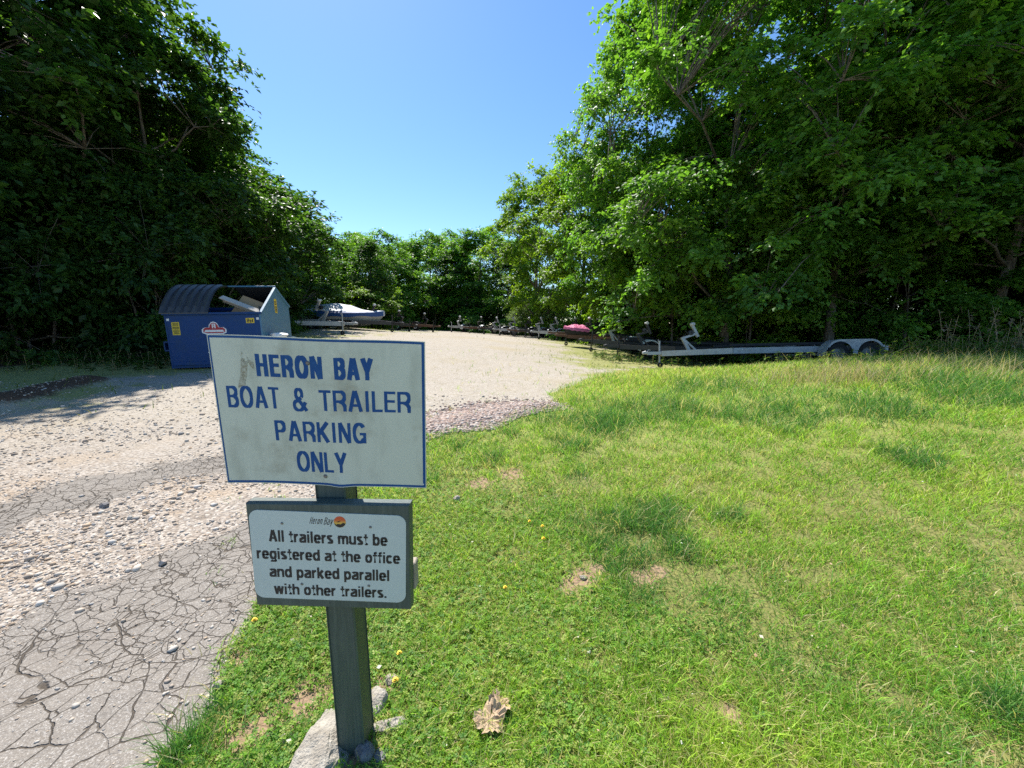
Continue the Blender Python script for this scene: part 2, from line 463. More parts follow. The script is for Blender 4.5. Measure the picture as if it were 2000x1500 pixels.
def ground_mat():
    m, nt, b, out = new_mat('ground_surface')
    tc = N(nt, 'ShaderNodeTexCoord').outputs['Object']
    wob = N(nt, 'ShaderNodeTexNoise'); wob.inputs['Scale'].default_value = 3.0; wob.inputs['Detail'].default_value = 3
    nt.links.new(tc, wob.inputs['Vector'])
    def warped(amount, scale):
        w = N(nt, 'ShaderNodeTexNoise'); w.inputs['Scale'].default_value = scale; w.inputs['Detail'].default_value = 4
        nt.links.new(tc, w.inputs['Vector'])
        v = N(nt, 'ShaderNodeVectorMath', operation='MULTIPLY_ADD')
        nt.links.new(w.outputs['Color'], v.inputs[0]); v.inputs[1].default_value = (amount,) * 3; nt.links.new(tc, v.inputs[2])
        return v.outputs[0]
    big = noise(nt, 0.35, 4, 0.6, tc)
    mid = noise(nt, 2.2, 4, 0.6, tc)
    fine = noise(nt, 30, 4, 0.7, tc)
    grit = noise(nt, 160, 2, 0.6, tc)
    def vor(scale, vec, feat='F1'):
        v = N(nt, 'ShaderNodeTexVoronoi', feature=feat); v.inputs['Scale'].default_value = scale
        nt.links.new(vec, v.inputs['Vector'])
        return v
    # ---- gravel
    st = vor(42, warped(0.02, 20)); st2 = vor(95, tc)
    hs = N(nt, 'ShaderNodeSeparateColor'); nt.links.new(st.outputs['Color'], hs.inputs[0])
    hs2 = N(nt, 'ShaderNodeSeparateColor'); nt.links.new(st2.outputs['Color'], hs2.inputs[0])
    g = mixc(nt, hs.outputs[0], (0.33, 0.275, 0.225), (0.52, 0.465, 0.40))
    g = mixc(nt, math_(nt, 'MULTIPLY', ramp(nt, hs2.outputs[1], 0.6, 0.95), 0.6), g, (0.23, 0.19, 0.15))
    g = mixc(nt, math_(nt, 'MULTIPLY', ramp(nt, st.outputs['Distance'], 0.45, 0.8), 0.55), g, (0.15, 0.115, 0.085))
    g = mixc(nt, math_(nt, 'MULTIPLY', ramp(nt, mid, 0.5, 0.72), 0.55), g, (0.40, 0.295, 0.195))
    # pale packed stone further up the lot
    pale = mixc(nt, ramp(nt, fine, 0.3, 0.7), (0.31, 0.265, 0.205), (0.50, 0.45, 0.385))
    pale = mixc(nt, math_(nt, 'MULTIPLY', ramp(nt, noise(nt, 7, 4, 0.7, tc), 0.48, 0.7), 0.6), pale, (0.30, 0.25, 0.17))
    pale = mixc(nt, math_(nt, 'MULTIPLY', ramp(nt, grit, 0.5, 0.7), 0.5), pale, (0.20, 0.17, 0.13))
    pale = mixc(nt, math_(nt, 'MULTIPLY', ramp(nt, big, 0.5, 0.7), 0.6), pale, (0.36, 0.30, 0.19))
    g = mixc(nt, attr(nt, 'm_far'), g, pale)
    # ---- cracked asphalt
    wv = warped(0.10, 4.0)
    c1 = vor(2.7, wv, 'DISTANCE_TO_EDGE'); c2 = vor(8.5, warped(0.08, 7.0), 'DISTANCE_TO_EDGE'); c3 = vor(13.0, warped(0.06, 9.0), 'DISTANCE_TO_EDGE')
    crack1 = math_(nt, 'SUBTRACT', 1.0, ramp(nt, c1.outputs['Distance'], 0.003, math_(nt, 'MULTIPLY_ADD', noise(nt, 1.1, 3, 0.6, tc), 0.013, 0.0015)))
    crack2 = math_(nt, 'SUBTRACT', 1.0, ramp(nt, c2.outputs['Distance'], 0.006, math_(nt, 'MULTIPLY_ADD', noise(nt, 1.7, 3, 0.6, tc), 0.040, 0.001)))
    crack3 = math_(nt, 'SUBTRACT', 1.0, ramp(nt, c3.outputs['Distance'], 0.006, math_(nt, 'MULTIPLY_ADD', noise(nt, 2.3, 3, 0.6, tc), 0.065, -0.008)))
    crack = math_(nt, 'MAXIMUM', crack1, math_(nt, 'MULTIPLY', crack2, ramp(nt, attr(nt, 'm_crack'), 0.02, 0.22)), clamp=True)
    crack = math_(nt, 'MULTIPLY', math_(nt, 'MAXIMUM', crack, math_(nt, 'MULTIPLY', crack3, ramp(nt, attr(nt, 'm_crack'), 0.35, 0.7)), clamp=True), ramp(nt, noise(nt, 5.5, 3, 0.6, tc), 0.22, 0.50))
    agg = vor(260, tc)
    ag = N(nt, 'ShaderNodeSeparateColor'); nt.links.new(agg.outputs['Color'], ag.inputs[0])
    a = mixc(nt, ag.outputs[0], (0.20, 0.175, 0.148), (0.30, 0.268, 0.232))
    a = mixc(nt, math_(nt, 'MULTIPLY', ramp(nt, ag.outputs[1], 0.84, 0.92), 0.7), a, (0.46, 0.43, 0.39))
    a = mixc(nt, math_(nt, 'MULTIPLY', ramp(nt, mid, 0.45, 0.75), 0.4), a, (0.25, 0.215, 0.18))
    a = mixc(nt, crack, a, mixc(nt, fine, (0.04, 0.033, 0.026), (0.16, 0.13, 0.10)))
    # ---- lawn soil and thatch
    l = mixc(nt, fine, (0.10, 0.12, 0.025), (0.27, 0.25, 0.09))
    l = mixc(nt, ramp(nt, mid, 0.5, 0.75), l, (0.14, 0.14, 0.035))
    l = mixc(nt, attr(nt, 'm_far'), l, mixc(nt, mid, (0.20, 0.26, 0.05), (0.34, 0.34, 0.10)))
    l = mixc(nt, ramp(nt, math_(nt, 'MULTIPLY', attr(nt, 'm_bare'), math_(nt, 'MULTIPLY_ADD', noise(nt, 16, 4, 0.7, tc), 2.6, -0.45)), 0.3, 0.6), l, mixc(nt, fine, (0.20, 0.12, 0.07), (0.42, 0.30, 0.20)))
    # ---- forest floor and dirt
    lv = vor(14, warped(0.08, 9)); ls = N(nt, 'ShaderNodeSeparateColor'); nt.links.new(lv.outputs['Color'], ls.inputs[0])
    f = mixc(nt, ls.outputs[0], (0.05, 0.032, 0.02), (0.16, 0.105, 0.065))
    f = mixc(nt, fine, f, (0.07, 0.05, 0.03))
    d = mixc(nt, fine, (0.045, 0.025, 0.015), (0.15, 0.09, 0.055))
    # ---- blends with ragged edges
    def rag(name, k=0.6):
        t = math_(nt, 'ADD', attr(nt, name), math_(nt, 'MULTIPLY_ADD', fine, k, -k / 2))
        t = math_(nt, 'ADD', t, math_(nt, 'MULTIPLY_ADD', mid, k, -k / 2))
        return ramp(nt, t, 0.38, 0.62)
    ra = rag('m_asph', 1.0)
    c = mixc(nt, ra, g, a)
    c = mixc(nt, rag('m_weed', 1.0), c, mixc(nt, fine, (0.15, 0.17, 0.05), (0.40, 0.38, 0.15)))
    c = mixc(nt, rag('m_lawn', 0.5), c, l)
    c = mixc(nt, rag('m_forest'), c, f)
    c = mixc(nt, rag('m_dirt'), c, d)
    nt.links.new(c, b.inputs['Base Color'])
    b.inputs['Roughness'].default_value = 0.95
    b.inputs['Specular IOR Level'].default_value = 0.25
    # ---- relief
    h_g = math_(nt, 'MULTIPLY', math_(nt, 'SUBTRACT', 1.0, st.outputs['Distance']), 0.011)
    h_a = math_(nt, 'ADD', math_(nt, 'MULTIPLY', crack, -0.014), math_(nt, 'MULTIPLY', ag.outputs[2], 0.0012))
    hm = N(nt, 'ShaderNodeMix', data_type='FLOAT')
    nt.links.new(ra, hm.inputs[0]); nt.links.new(h_g, hm.inputs[2]); nt.links.new(h_a, hm.inputs[3])
    hh = math_(nt, 'ADD', hm.outputs[0], math_(nt, 'MULTIPLY', fine, 0.008))
    bn = N(nt, 'ShaderNodeBump'); bn.inputs['Strength'].default_value = 0.9; bn.inputs['Distance'].default_value = 1.0
    nt.links.new(hh, bn.inputs['Height']); nt.links.new(bn.outputs[0], b.inputs['Normal'])
    return m
M['ground'] = ground_mat()

# ------------------------------------------------------------------ ground
NX = 620
u = np.linspace(-1, 1, NX)
gx = 1.2 * np.sinh(5.9 * u)
gy = 2.0 + 1.2 * np.sinh(5.9 * u)
GX, GY = np.meshgrid(gx, gy)
def sm(d, w):
    return np.clip(d / w + 0.5, 0, 1)
def masks(x, y):
    r = np.hypot(x, y)
    w = np.clip(r * 0.05, 0.06, 0.8)
    wob = 0.085 * fbm(x * 2.8, y * 2.8, 11) + 0.02 * r * vnoise(x * 0.6, y * 0.6, 12)
    k = {}
    k['m_lawn'] = sm(sdist(x, y, LAWN) + wob, w)
    asp = np.maximum(sdist(x, y, ASPH1), sdist(x, y, ASPH2)) + wob
    k['m_asph'] = sm(asp, w * 1.6) * (1 - 0.0 * x)
    k['m_crack'] = np.clip((np.maximum(y - 1.15, -x * 0.3 - 0.35)) * 1.6 + 0.2 * vnoise(x * 2, y * 2, 5), 0, 1)
    k['m_far'] = np.clip((y - 2.9) / 2.2, 0, 1)
    k['m_forest'] = sm(sdist(x, y, FLOOR_L) + 0.5 * vnoise(x * .5, y * .5, 14), 1.2)
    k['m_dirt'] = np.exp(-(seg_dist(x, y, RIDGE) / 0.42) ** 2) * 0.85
    # thin grass invading the gravel
    weed = np.clip(fbm(x * 0.45, y * 0.45, 21) * 1.2, 0, 1)
    near_forest = np.clip(1 - np.abs(sdist(x, y, FLOOR_L) + 1.0) / 2.2, 0, 1)
    trailers = np.clip((x + 0.6 - 0.02 * y) / 3.0, 0, 1) * np.clip((y - 5.5) / 3, 0, 1) * (0.62 + 0.30 * vnoise(x * 1.3, y * 1.3, 77))
    shade_l = np.clip((-x - 3.5) / 3, 0, 1) * np.clip((y - 3.6) / 2, 0, 1) * (0.25 + 0.6 * np.clip(vnoise(x * .9, y * 1.4, 25), 0, 1))
    k['m_weed'] = np.clip(0.9 * near_forest + trailers + shade_l + 0.15 * weed * (y > 5), 0, 1)
    bare = np.zeros(np.shape(x))
    for bx, by, br in BARE:
        bare = np.maximum(bare, np.exp(-((np.hypot(x - bx, y - by)) / br) ** 2))
    k['m_bare'] = bare
    return k
BARE = [(*gnd(1135, 1135), 0.10), (*gnd(1110, 1150), 0.08), (*gnd(1160, 1115), 0.07), (*gnd(1255, 1130), 0.09), (*gnd(1285, 1120), 0.07), (*gnd(600, 1375), 0.14), (*gnd(470, 1455), 0.10), (*gnd(510, 1420), 0.09), (*gnd(745, 1350), 0.07), (*gnd(1000, 925), 0.16), (*gnd(940, 945), 0.14), (*gnd(690, 1480), 0.14),
        (*gnd(1425, 1400), 0.05), (*gnd(470, 1290), 0.06)]
GM = masks(GX.ravel(), GY.ravel())
GV = np.c_[GX.ravel(), GY.ravel(), hf(GX.ravel(), GY.ravel())]
ii = np.arange(NX * NX).reshape(NX, NX)
GF = np.stack([ii[:-1, :-1], ii[:-1, 1:], ii[1:, 1:], ii[1:, :-1]], -1).reshape(-1, 4)
fm = {k: a[GF].mean(1) for k, a in GM.items()}
which = np.full(len(GF), 1)
which[fm['m_asph'] > 0.5] = 0
which[fm['m_lawn'] > 0.5] = 2
which[fm['m_forest'] > 0.5] = 3
for code, nm, lab in ((0, 'asphalt_driveway', 'cracked grey asphalt of the drive breaking up into gravel'), (1, 'gravel_lot', 'pale tan gravel surface of the parking lot'),
                      (2, 'lawn_ground', 'soil and thatch under the grass'), (3, 'forest_ground', 'shaded brown leaf litter under the trees')):
    fs = GF[which == code]
    used, inv = np.unique(fs, return_inverse=True)
    o = mesh_obj(nm, GV[used], inv.reshape(-1, 4), M['ground'], attrs={k: a[used] for k, a in GM.items()}, smooth=True)
    tag(o, lab, 'ground', kind='structure')

# ------------------------------------------------------------------ lettering: strokes of even weight, grotesque style
def arc(cx, cy, rx, ry, a0, a1, n=10, p=2.15):
    out = []
    for i in range(n + 1):
        a = R(a0 + (a1 - a0) * i / n)
        c, s = math.cos(a), math.sin(a)
        out.append((cx + rx * math.copysign(abs(c) ** (2 / p), c), cy + ry * math.copysign(abs(s) ** (2 / p), s)))
    return out
XH = 0.74
def glyph(ch, w, t):
    """polylines of one letter, cap height 1, width w, stroke t; a trailing True closes the line"""
    h = 0.42 * t                      # half of a level stroke
    a, b, m = t / 2, w - t / 2, w / 2
    O = lambda c, ry: arc(m, c, m - a, ry, 90, 450, 28)[:-1]
    if ch == 'H': return [[(a, 0), (a, 1)], [(b, 0), (b, 1)], [(a, .52), (b, .52)]]
    if ch == 'E': return [[(a, 0), (a, 1)], [(a, 1 - h), (w, 1 - h)], [(a, .53), (w * .94, .53)], [(a, h), (w, h)]]
    if ch == 'L': return [[(a, 0), (a, 1)], [(a, h), (w, h)]]
    if ch == 'I': return [[(m, 0), (m, 1)]]
    if ch == 'T': return [[(0, 1 - h), (w, 1 - h)], [(m, 0), (m, 1)]]
    if ch == 'N': return [[(a, 0), (a, 1)], [(b, 0), (b, 1)], [(a * 1.1, 1), (b - a * .1, 0)]]
    if ch == 'A': return [[(a, 0), (m - t * .12, 1)], [(b, 0), (m + t * .12, 1)], [(w * .24, .30), (w * .76, .30)]]
    if ch == 'Y': return [[(a, 1), (m, .42)], [(b, 1), (m, .42)], [(m, 0), (m, .47)]]
    if ch == 'O': return [O(.5, .5 - h + .012) + [True]]
    if ch in 'PRB':
        yb = .47 if ch != 'B' else .53
        xr = b if ch != 'B' else b - w * .03
        r = (1 - h - yb) / 2
        bowl = [(a, 1 - h)] + arc(xr - r * .75, yb + r, r * .75, r, 90, -90, 12) + [(a, yb)]
        s = [[(a, 0), (a, 1)], bowl]
        if ch == 'R': s.append([(w * .50, yb), (w * .72, yb - .05)] + [(b - t * .02, yb - .2), (b, 0)])
        if ch == 'B':
            r2 = (yb - h) / 2
            s.append([(a, yb)] + arc(b - r2 * .75, h + r2, r2 * .75, r2, 90, -90, 12) + [(a, h)])
        return s
    if ch == 'K': return [[(a, 0), (a, 1)], [(b, 1), (a, .40)], [(w * .36, .56), (b, 0)]]
    if ch == 'G': return [arc(m, .5, m - a, .5 - h + .012, 38, 325, 26), [(m + t * .1, .46), (w, .46)], [(b, .46), (b, 0)]]
    if ch == '&': return [arc(w * .46, .76, w * .22, .225, -40, 220, 14) + [(b + t * .3, 0)], [(w * .60, .60)] + [(w * .34, .46)] + arc(w * .40, .245, w * .32, .225, 130, 320, 14) + [(b, .40)]]
    x = XH
    if ch == 'l': return [[(m, 0), (m, 1)]]
    if ch == 'i': return [[(m, 0), (m, x)], [(m, .86), (m, 1)]]
    if ch == 't': return [[(m, .94), (m, .12)] + arc(m + t * .55, .13, t * .55, .13 - h, 180, 270, 5) + [(w, h)], [(0, x - h), (w, x - h)]]
    if ch == 'r': return [[(a, 0), (a, x)], [(a, .45)] + arc(w * .95, .42, w * .95 - a, x - h - .42, 170, 90, 6)]
    if ch in 'nhm':
        top = 1 if ch == 'h' else x
        if ch == 'm':
            q = w / 2
            s = [[(a, 0), (a, x)]]
            for x0, x1 in ((a, q), (q, b)):
                s.append([(x0, x - .25)] + arc((x0 + x1) / 2, x - .25, (x1 - x0) / 2, .25 - h, 180, 0, 10) + [(x1, 0)])
            return s
        return [[(a, 0), (a, top)], [(a, x - .26)] + arc(m, x - .26, m - a, .26 - h, 180, 0, 12) + [(b, 0)]]
    if ch == 'u': return [[(b, 0), (b, x)], [(a, x), (a, .24)] + arc(m, .24, m - a, .24 - h, 180, 360, 12)]
    if ch in 'bdpqg':
        s = [O(x / 2, x / 2 - h + .01) + [True]]
        if ch == 'b': s.append([(a, 0), (a, 1)])
        if ch == 'd': s.append([(b, 0), (b, 1)])
        if ch == 'p': s.append([(a, -.25), (a, x)])
        if ch == 'g': s.append([(b, x), (b, -.10)] + arc(m, -.08, m - a, .17 - h, 0, -160, 10))
        return s
    if ch == 'o': return [O(x / 2, x / 2 - h + .01) + [True]]
    if ch == 'c': return [arc(m, x / 2, m - a, x / 2 - h + .01, 35, 325, 20)]
    if ch == 'e': return [[(a, x * .5), (b, x * .5)] + arc(m, x / 2, m - a, x / 2 - h + .01, 0, 322, 24)]
    if ch == 'a': return [arc(m, x - .2, m - a, .2 - h, 160, 0, 10) + [(b, 0)], [(b, .45), (w * .5, .42)] + arc(w * .42, .21, w * .42 - a, .21 - h, 90, 270, 10) + [(w * .6, h), (b, .14)]]
    if ch == 's': return [arc(m, x - .19, (m - a) * .95, .19 - h, 25, 200, 10) + [(m, x / 2)] + arc(m, .19, m - a, .19 - h, 20, -155, 10)]
    if ch == 'f': return [[(m * .95, 0), (m * .95, .84)] + arc(w, .82, w - m * .95, .18 - h, 180, 95, 6), [(0, x - h), (w, x - h)]]
    if ch == 'k': return [[(a, 0), (a, 1)], [(b, x), (a, .28)], [(w * .38, .42), (b, 0)]]
    if ch == 'w': return [[(a * .8, x), (w * .27, 0)], [(w * .27, 0), (m, x)], [(m, x), (w * .73, 0)], [(w * .73, 0), (w - a * .8, x)]]
    if ch == 'y': return [[(a * .8, x), (m, .06)], [(w - a * .8, x), (w * .42, -.25)]]
    if ch == '.': return [[(m, 0), (m, t * .95)]]
    return []
WID = {'I': .30, 'l': .24, 'i': .24, '.': .24, 't': .37, 'r': .41, 'f': .38, 'm': .92, 'w': .86, ' ': .30, 's': .55, 'c': .56, 'k': .60, '&': .74, 'E': .58, 'L': .54, 'T': .62,
       'N': .70, 'H': .68, 'O': .76, 'G': .76, 'A': .74, 'R': .68, 'B': .66, 'P': .62, 'K': .70, 'Y': .72, 'M': .8}
def ribbon(pts, closed, t, sx):
    """outline a polyline: level strokes a little thinner than upright ones"""
    n = len(pts)
    L_, R_ = [], []
    for i in range(n):
        p = np.array(pts[i])
        q0 = np.array(pts[(i - 1) % n]) if closed or i > 0 else None
        q1 = np.array(pts[(i + 1) % n]) if closed or i < n - 1 else None
        ds = []
        if q0 is not None: ds.append((p - q0) / max(np.linalg.norm(p - q0), 1e-9))
        if q1 is not None: ds.append((q1 - p) / max(np.linalg.norm(q1 - p), 1e-9))
        d = sum(ds); d = d / max(np.linalg.norm(d), 1e-9)
        nn = np.array([-d[1], d[0]])
        c = max(.6, float(np.dot(d, ds[0])))
        hw = 0.5 * (t * abs(nn[0]) + .84 * t * abs(nn[1])) / c
        L_.append(p + nn * hw); R_.append(p - nn * hw)
    return L_, R_
def word(text, u0, u1, v0, h, t, surf, lift=4e-4, mb=None, gap=.10, slant=0.0):
    """letters between u0 and u1 (metres along the face), baseline v0, cap height h; surf(x, y, lift) -> point"""
    mb = mb or MB()
    fixed = gap * (len(text) - 1)
    tot = sum(WID.get(c, .62) for c in text)
    s = ((u1 - u0) / h - fixed) / tot
    x = 0.0
    k = 0
    for c in text:
        w = WID.get(c, .62) * s
        for j, line in enumerate(glyph(c, max(w, t), t)):
            closed = line[-1] is True
            pts = line[:-1] if closed else line
            L_, R_ = ribbon(pts, closed, t, s)
            n = len(pts)
            V = []
            for p in L_ + R_:
                V.append(surf(u0 + (x + p[0] + slant * p[1]) * h, v0 + p[1] * h, lift + (j % 4) * 4e-5))
            F = [(i, n + i, n + (i + 1) % n, (i + 1) % n) for i in range(n if closed else n - 1)]
            mb.add(V, F)
        x += w + gap
    return mb

# ------------------------------------------------------------------ the sign post
post_base = Vector((-0.537, 1.095, -0.02))
root = empty('sign_post', post_base)
tag(root, 'square grey green wooden post carrying a white parking sign above a smaller notice board', 'sign post')
L0 = lambda p: Vector(p) - post_base
mb = MB()
# 4x4 post, slightly leaning, softened edges
pv = []
for z, dx in ((-0.15, 0.0), (0.3, -0.003), (0.75, -0.008), (1.335, -0.0135)):
    for i, j in ((-1, -1), (1, -1), (1, 1), (-1, 1)):
        for e in (0, 1):
            k = 0.041 if (e == 0) == (i == j) else 0.0455
            l_ = 0.0455 if k == 0.041 else 0.041
            pv.append((dx + i * k, 0.0455 + j * l_, z))
pf = []
for r_ in range(3):
    for k in range(8):
        pf.append((r_ * 8 + k, r_ * 8 + (k + 1) % 8, r_ * 8 + 8 + (k + 1) % 8, r_ * 8 + 8 + k))
pf.append(tuple(range(24, 32)))
po = mb.add(pv, pf).build('post', M['post_paint'], root)
po.data.materials.append(M['mossy_paint'])
for p_ in po.data.polygons:
    if p_.normal.x > .9: p_.material_index = 1

def quad_surface(tl, tr, br, bl, bend=None):
    tl, tr, br, bl = map(Vector, (tl, tr, br, bl))
    W = ((tr - tl).length + (br - bl).length) / 2
    H = ((tl - bl).length + (tr - br).length) / 2
    nrm = (tr - tl).cross(bl - tl).normalized()
    if nrm.y > 0: nrm = -nrm
    def f(x, y, lift=0.0):
        u_, v_ = x / W, y / H
        p = (bl * (1 - u_) + br * u_) * (1 - v_) + (tl * (1 - u_) + tr * u_) * v_
        if bend: p = p + bend(u_, v_)
        return p + nrm * lift
    return f, W, H
def bend1(u_, v_):
    d = math.exp(-((u_ - .57) / .05) ** 2) * math.exp(-(v_ / .06) ** 2)
    return Vector((0, -0.006 * d + 0.004 * math.sin(u_ * 5) * (1 - v_), -0.0022 * d + 0.0012 * math.sin(u_ * 9)))
S1, W1, H1 = quad_surface(L0((-0.8464, 1.074, 1.4026)), L0((-0.2419, 1.074, 1.3817)), L0((-0.2541, 1.088, 0.9489)), L0((-0.8447, 1.088, 0.9643)), bend1)
def sheet(S, W, H, nx, ny, th, name, mat, parent, inset=0.0, lift=0.0):
    V, F = [], []
    for s in (0, 1):
        for j in range(ny + 1):
            for i in range(nx + 1):
                V.append(S(inset + (W - 2 * inset) * i / nx, inset + (H - 2 * inset) * j / ny, lift - s * th))
    m_ = (nx + 1) * (ny + 1)
    for j in range(ny):
        for i in range(nx):
            a = j * (nx + 1) + i
            F.append((a, a + 1, a + nx + 2, a + nx + 1))
            F.append((m_ + a + nx + 1, m_ + a + nx + 2, m_ + a + 1, m_ + a))
    rim = [i for i in range(nx + 1)] + [j * (nx + 1) + nx for j in range(1, ny + 1)] + [ny * (nx + 1) + i for i in range(nx - 1, -1, -1)] + [j * (nx + 1) for j in range(ny - 1, 0, -1)]
    for i in range(len(rim)):
        a, b = rim[i], rim[(i + 1) % len(rim)]
        F.append((b, a, m_ + a, m_ + b))
    return mesh_obj(name, np.array(V), F, mat, parent)
panel = sheet(S1, W1, H1, 48, 24, 0.002, 'sign_panel', M['sign_white'], root)
panel['label'] = 'large weathered white panel with blue lettering'
# blue border line
mb = MB()
bw, bi = 0.0062, 0.0022
def strip(mb, S, x0, y0, x1, y1, w, lift, n=48):
    horizontal = abs(x1 - x0) > abs(y1 - y0)
    V = []
    for i in range(n + 1):
        x, y = x0 + (x1 - x0) * i / n, y0 + (y1 - y0) * i / n
        if horizontal: V += [S(x, y - w / 2, lift), S(x, y + w / 2, lift)]
        else: V += [S(x - w / 2, y, lift), S(x + w / 2, y, lift)]
    mb.add(V, [(2 * i, 2 * i + 2, 2 * i + 3, 2 * i + 1) for i in range(n)])
strip(mb, S1, bi, bi + bw / 2, W1 - bi, bi + bw / 2, bw, 4e-4)
strip(mb, S1, bi, H1 - bi - bw / 2, W1 - bi, H1 - bi - bw / 2, bw, 4e-4)
strip(mb, S1, bi + bw * .32, bi + bw, bi + bw * .32, H1 - bi - bw, bw * .64, 4e-4)
strip(mb, S1, W1 - bi - bw * .6, bi + bw, W1 - bi - bw * .6, H1 - bi - bw, bw * 1.2, 4e-4)
mb.build('border', M['blue_ink'], panel)
mb = MB()
U = lambda u_: u_ * W1
Vv = lambda v_: v_ * H1
word('HERON', U(.209), U(.518), Vv(.7385), .145 * H1, .188, S1, mb=mb, gap=.08)
word('BAY', U(.573), U(.757), Vv(.7365), .143 * H1, .188, S1, mb=mb, gap=.06)
word('BOAT', U(.056), U(.302), Vv(.527), .143 * H1, .138, S1, mb=mb, gap=.08)
word('&', U(.366), U(.432), Vv(.520), .147 * H1, .125, S1, mb=mb)
word('TRAILER', U(.492), U(.929), Vv(.525), .140 * H1, .148, S1, mb=mb, gap=.09)
word('PARKING', U(.265), U(.709), Vv(.308), .139 * H1, .148, S1, mb=mb, gap=.10)
word('ONLY', U(.356), U(.606), Vv(.095), .143 * H1, .145, S1, mb=mb, gap=.07)
mb.build('lettering', M['blue_ink'], panel)
# the ghost of a peeled sticker of a wading bird beside the words
def ghost_mat():
    m, nt, b, out = new_mat('peeled_sticker_glue')
    n1 = noise(nt, 110, 4, 0.7); n2 = noise(nt, 30, 3, 0.6)
    nt.links.new(mixc(nt, ramp(nt, n1, 0.4, 0.6), (0.25, 0.235, 0.165), (0.44, 0.45, 0.37)), b.inputs['Base Color'])
    tr = N(nt, 'ShaderNodeBsdfTransparent'); mx = N(nt, 'ShaderNodeMixShader')
    nt.links.new(ramp(nt, n2, 0.40, 0.52), mx.inputs[0]); nt.links.new(tr.outputs[0], mx.inputs[1]); nt.links.new(b.outputs[0], mx.inputs[2])
    nt.links.new(mx.outputs[0], out.inputs[0])
    return m
gp = [(.148, .895), (.175, .885), (.178, .845), (.200, .830), (.203, .775), (.185, .800), (.175, .822), (.168, .790), (.162, .740), (.152, .700), (.150, .665), (.135, .672), (.113, .655), (.120, .700), (.132, .745), (.138, .800), (.143, .850)]
MB().add([S1(U(a), Vv(b), 2.5e-4) for a, b in gp], [tuple(range(len(gp)))]).build('sticker_residue', ghost_mat(), panel)
def disc(mb, S, x, y, r, lift, n=16, dome=0.0):
    V = [S(x + r * math.cos(2 * math.pi * k / n), y + r * math.sin(2 * math.pi * k / n), lift) for k in range(n)]
    V += [S(x + .6 * r * math.cos(2 * math.pi * k / n), y + .6 * r * math.sin(2 * math.pi * k / n), lift + dome) for k in range(n)]
    V.append(S(x, y, lift + dome * .8))
    mb.add(V, [(k, (k + 1) % n, n + (k + 1) % n, n + k) for k in range(n)] + [(n + k, n + (k + 1) % n, 2 * n) for k in range(n)])
for u_, v_ in ((.453, .84), (.493, .067)):
    mb = MB(); disc(mb, S1, U(u_), Vv(v_), .0062, 7e-4, dome=.0025); mb.build('bolt', M['screw'], panel)
for u_, v_ in ((.977, .972), (.018, .026), (.985, .028), (.02, .975)):
    mb = MB(); disc(mb, S1, U(u_), Vv(v_), .0022, 6e-4, dome=.001); mb.build('rivet', M['white_label'], panel)
# backing board with sloping corner, front face 38 mm ahead of the post
bt = [L0(p) for p in ((-0.7716, 1.05, 0.9187), (-0.2975, 1.05, 0.9122), (-0.306, 1.05, 0.5778), (-0.769, 1.05, 0.593))]
mb = MB()
V = []
for s, yo in ((0, 0.0015), (1, 0.037)):
    for p in bt: V.append((p.x, p.y + yo, p.z))
    
def board(mb, pts, y0, y1, bev=.003):
    """prism between two depths with bevelled front edge"""
    c = sum((Vector(p) for p in pts), Vector()) / len(pts)
    def ring(y, sh): return [Vector((p[0] + (c.x - p[0]) * sh / max(abs(c.x - p[0]), .01) , y, p[2] + (c.z - p[2]) * sh / max(abs(c.z - p[2]), .01))) for p in pts]
    n = len(pts)
    V = ring(y0, bev) + ring(y0 + bev, 0) + ring(y1, 0)
    F = [tuple(range(n))]
    for r_ in (0, 1):
        F += [(r_ * n + k, r_ * n + n + k, r_ * n + n + (k + 1) % n, r_ * n + (k + 1) % n) for k in range(n)]
    F.append(tuple(range(2 * n, 3 * n))[::-1])
    mb.add(V, F)
board(mb, [tuple(p) for p in bt], bt[0].y, bt[0].y + .0385)
mb.build('backing_board', M['post_paint'], root)
S2, W2, H2 = quad_surface(L0((-0.7631, 1.0485, 0.9000)), L0((-0.3075, 1.0485, 0.8803)), L0((-0.3194, 1.0485, 0.6027)), L0((-0.7679, 1.0485, 0.6213)))
# rounded plate
mb = MB(); rr = .027; pts = []
for cx, cy, a0 in ((W2 - rr, H2 - rr, 0), (rr, H2 - rr, 90), (rr, rr, 180), (W2 - rr, rr, 270)):
    for k in range(9):
        a = R(a0 + 90 * k / 8); pts.append((cx + rr * math.cos(a), cy + rr * math.sin(a)))
n = len(pts)
mb.add([S2(x, y, .0005) for x, y in pts] + [S2(x, y, -.0015) for x, y in pts], [tuple(range(n)), tuple(range(n, 2 * n))[::-1]] + [(k, n + k, n + (k + 1) % n, (k + 1) % n) for k in range(n)])
plate = mb.build('notice_plate', M['plate_white'], root)
plate['label'] = 'pale rounded notice with black text and a small sunset emblem'
mb = MB()
X2, Y2 = (lambda q: q * W2), (lambda q: q * H2)
LF = .0009
for txt, u0, u1, v0, hh in (('All trailers must be', .118, .881, .655, .130), ('registered at the office', .031, .962, .455, .126), ('and parked parallel', .105, .893, .250, .128), ('with other trailers.', .128, .874, .050, .125)):
    word(txt, X2(u0), X2(u1), Y2(v0), Y2(hh), .178, S2, LF, mb, gap=.06)
mb.build('lettering', M['black_ink'], plate)
mb = MB()
word('Heron', X2(.384), X2(.462), Y2(.872), Y2(.075), .075, S2, LF, mb, gap=.10, slant=.28)
word('Bay', X2(.474), X2(.528), Y2(.868), Y2(.080), .075, S2, LF, mb, gap=.08, slant=.28)
mb.build('script_lettering', M['black_ink'], plate)
emx, emy, emr = X2(.5785), Y2(.904), X2(.0385)
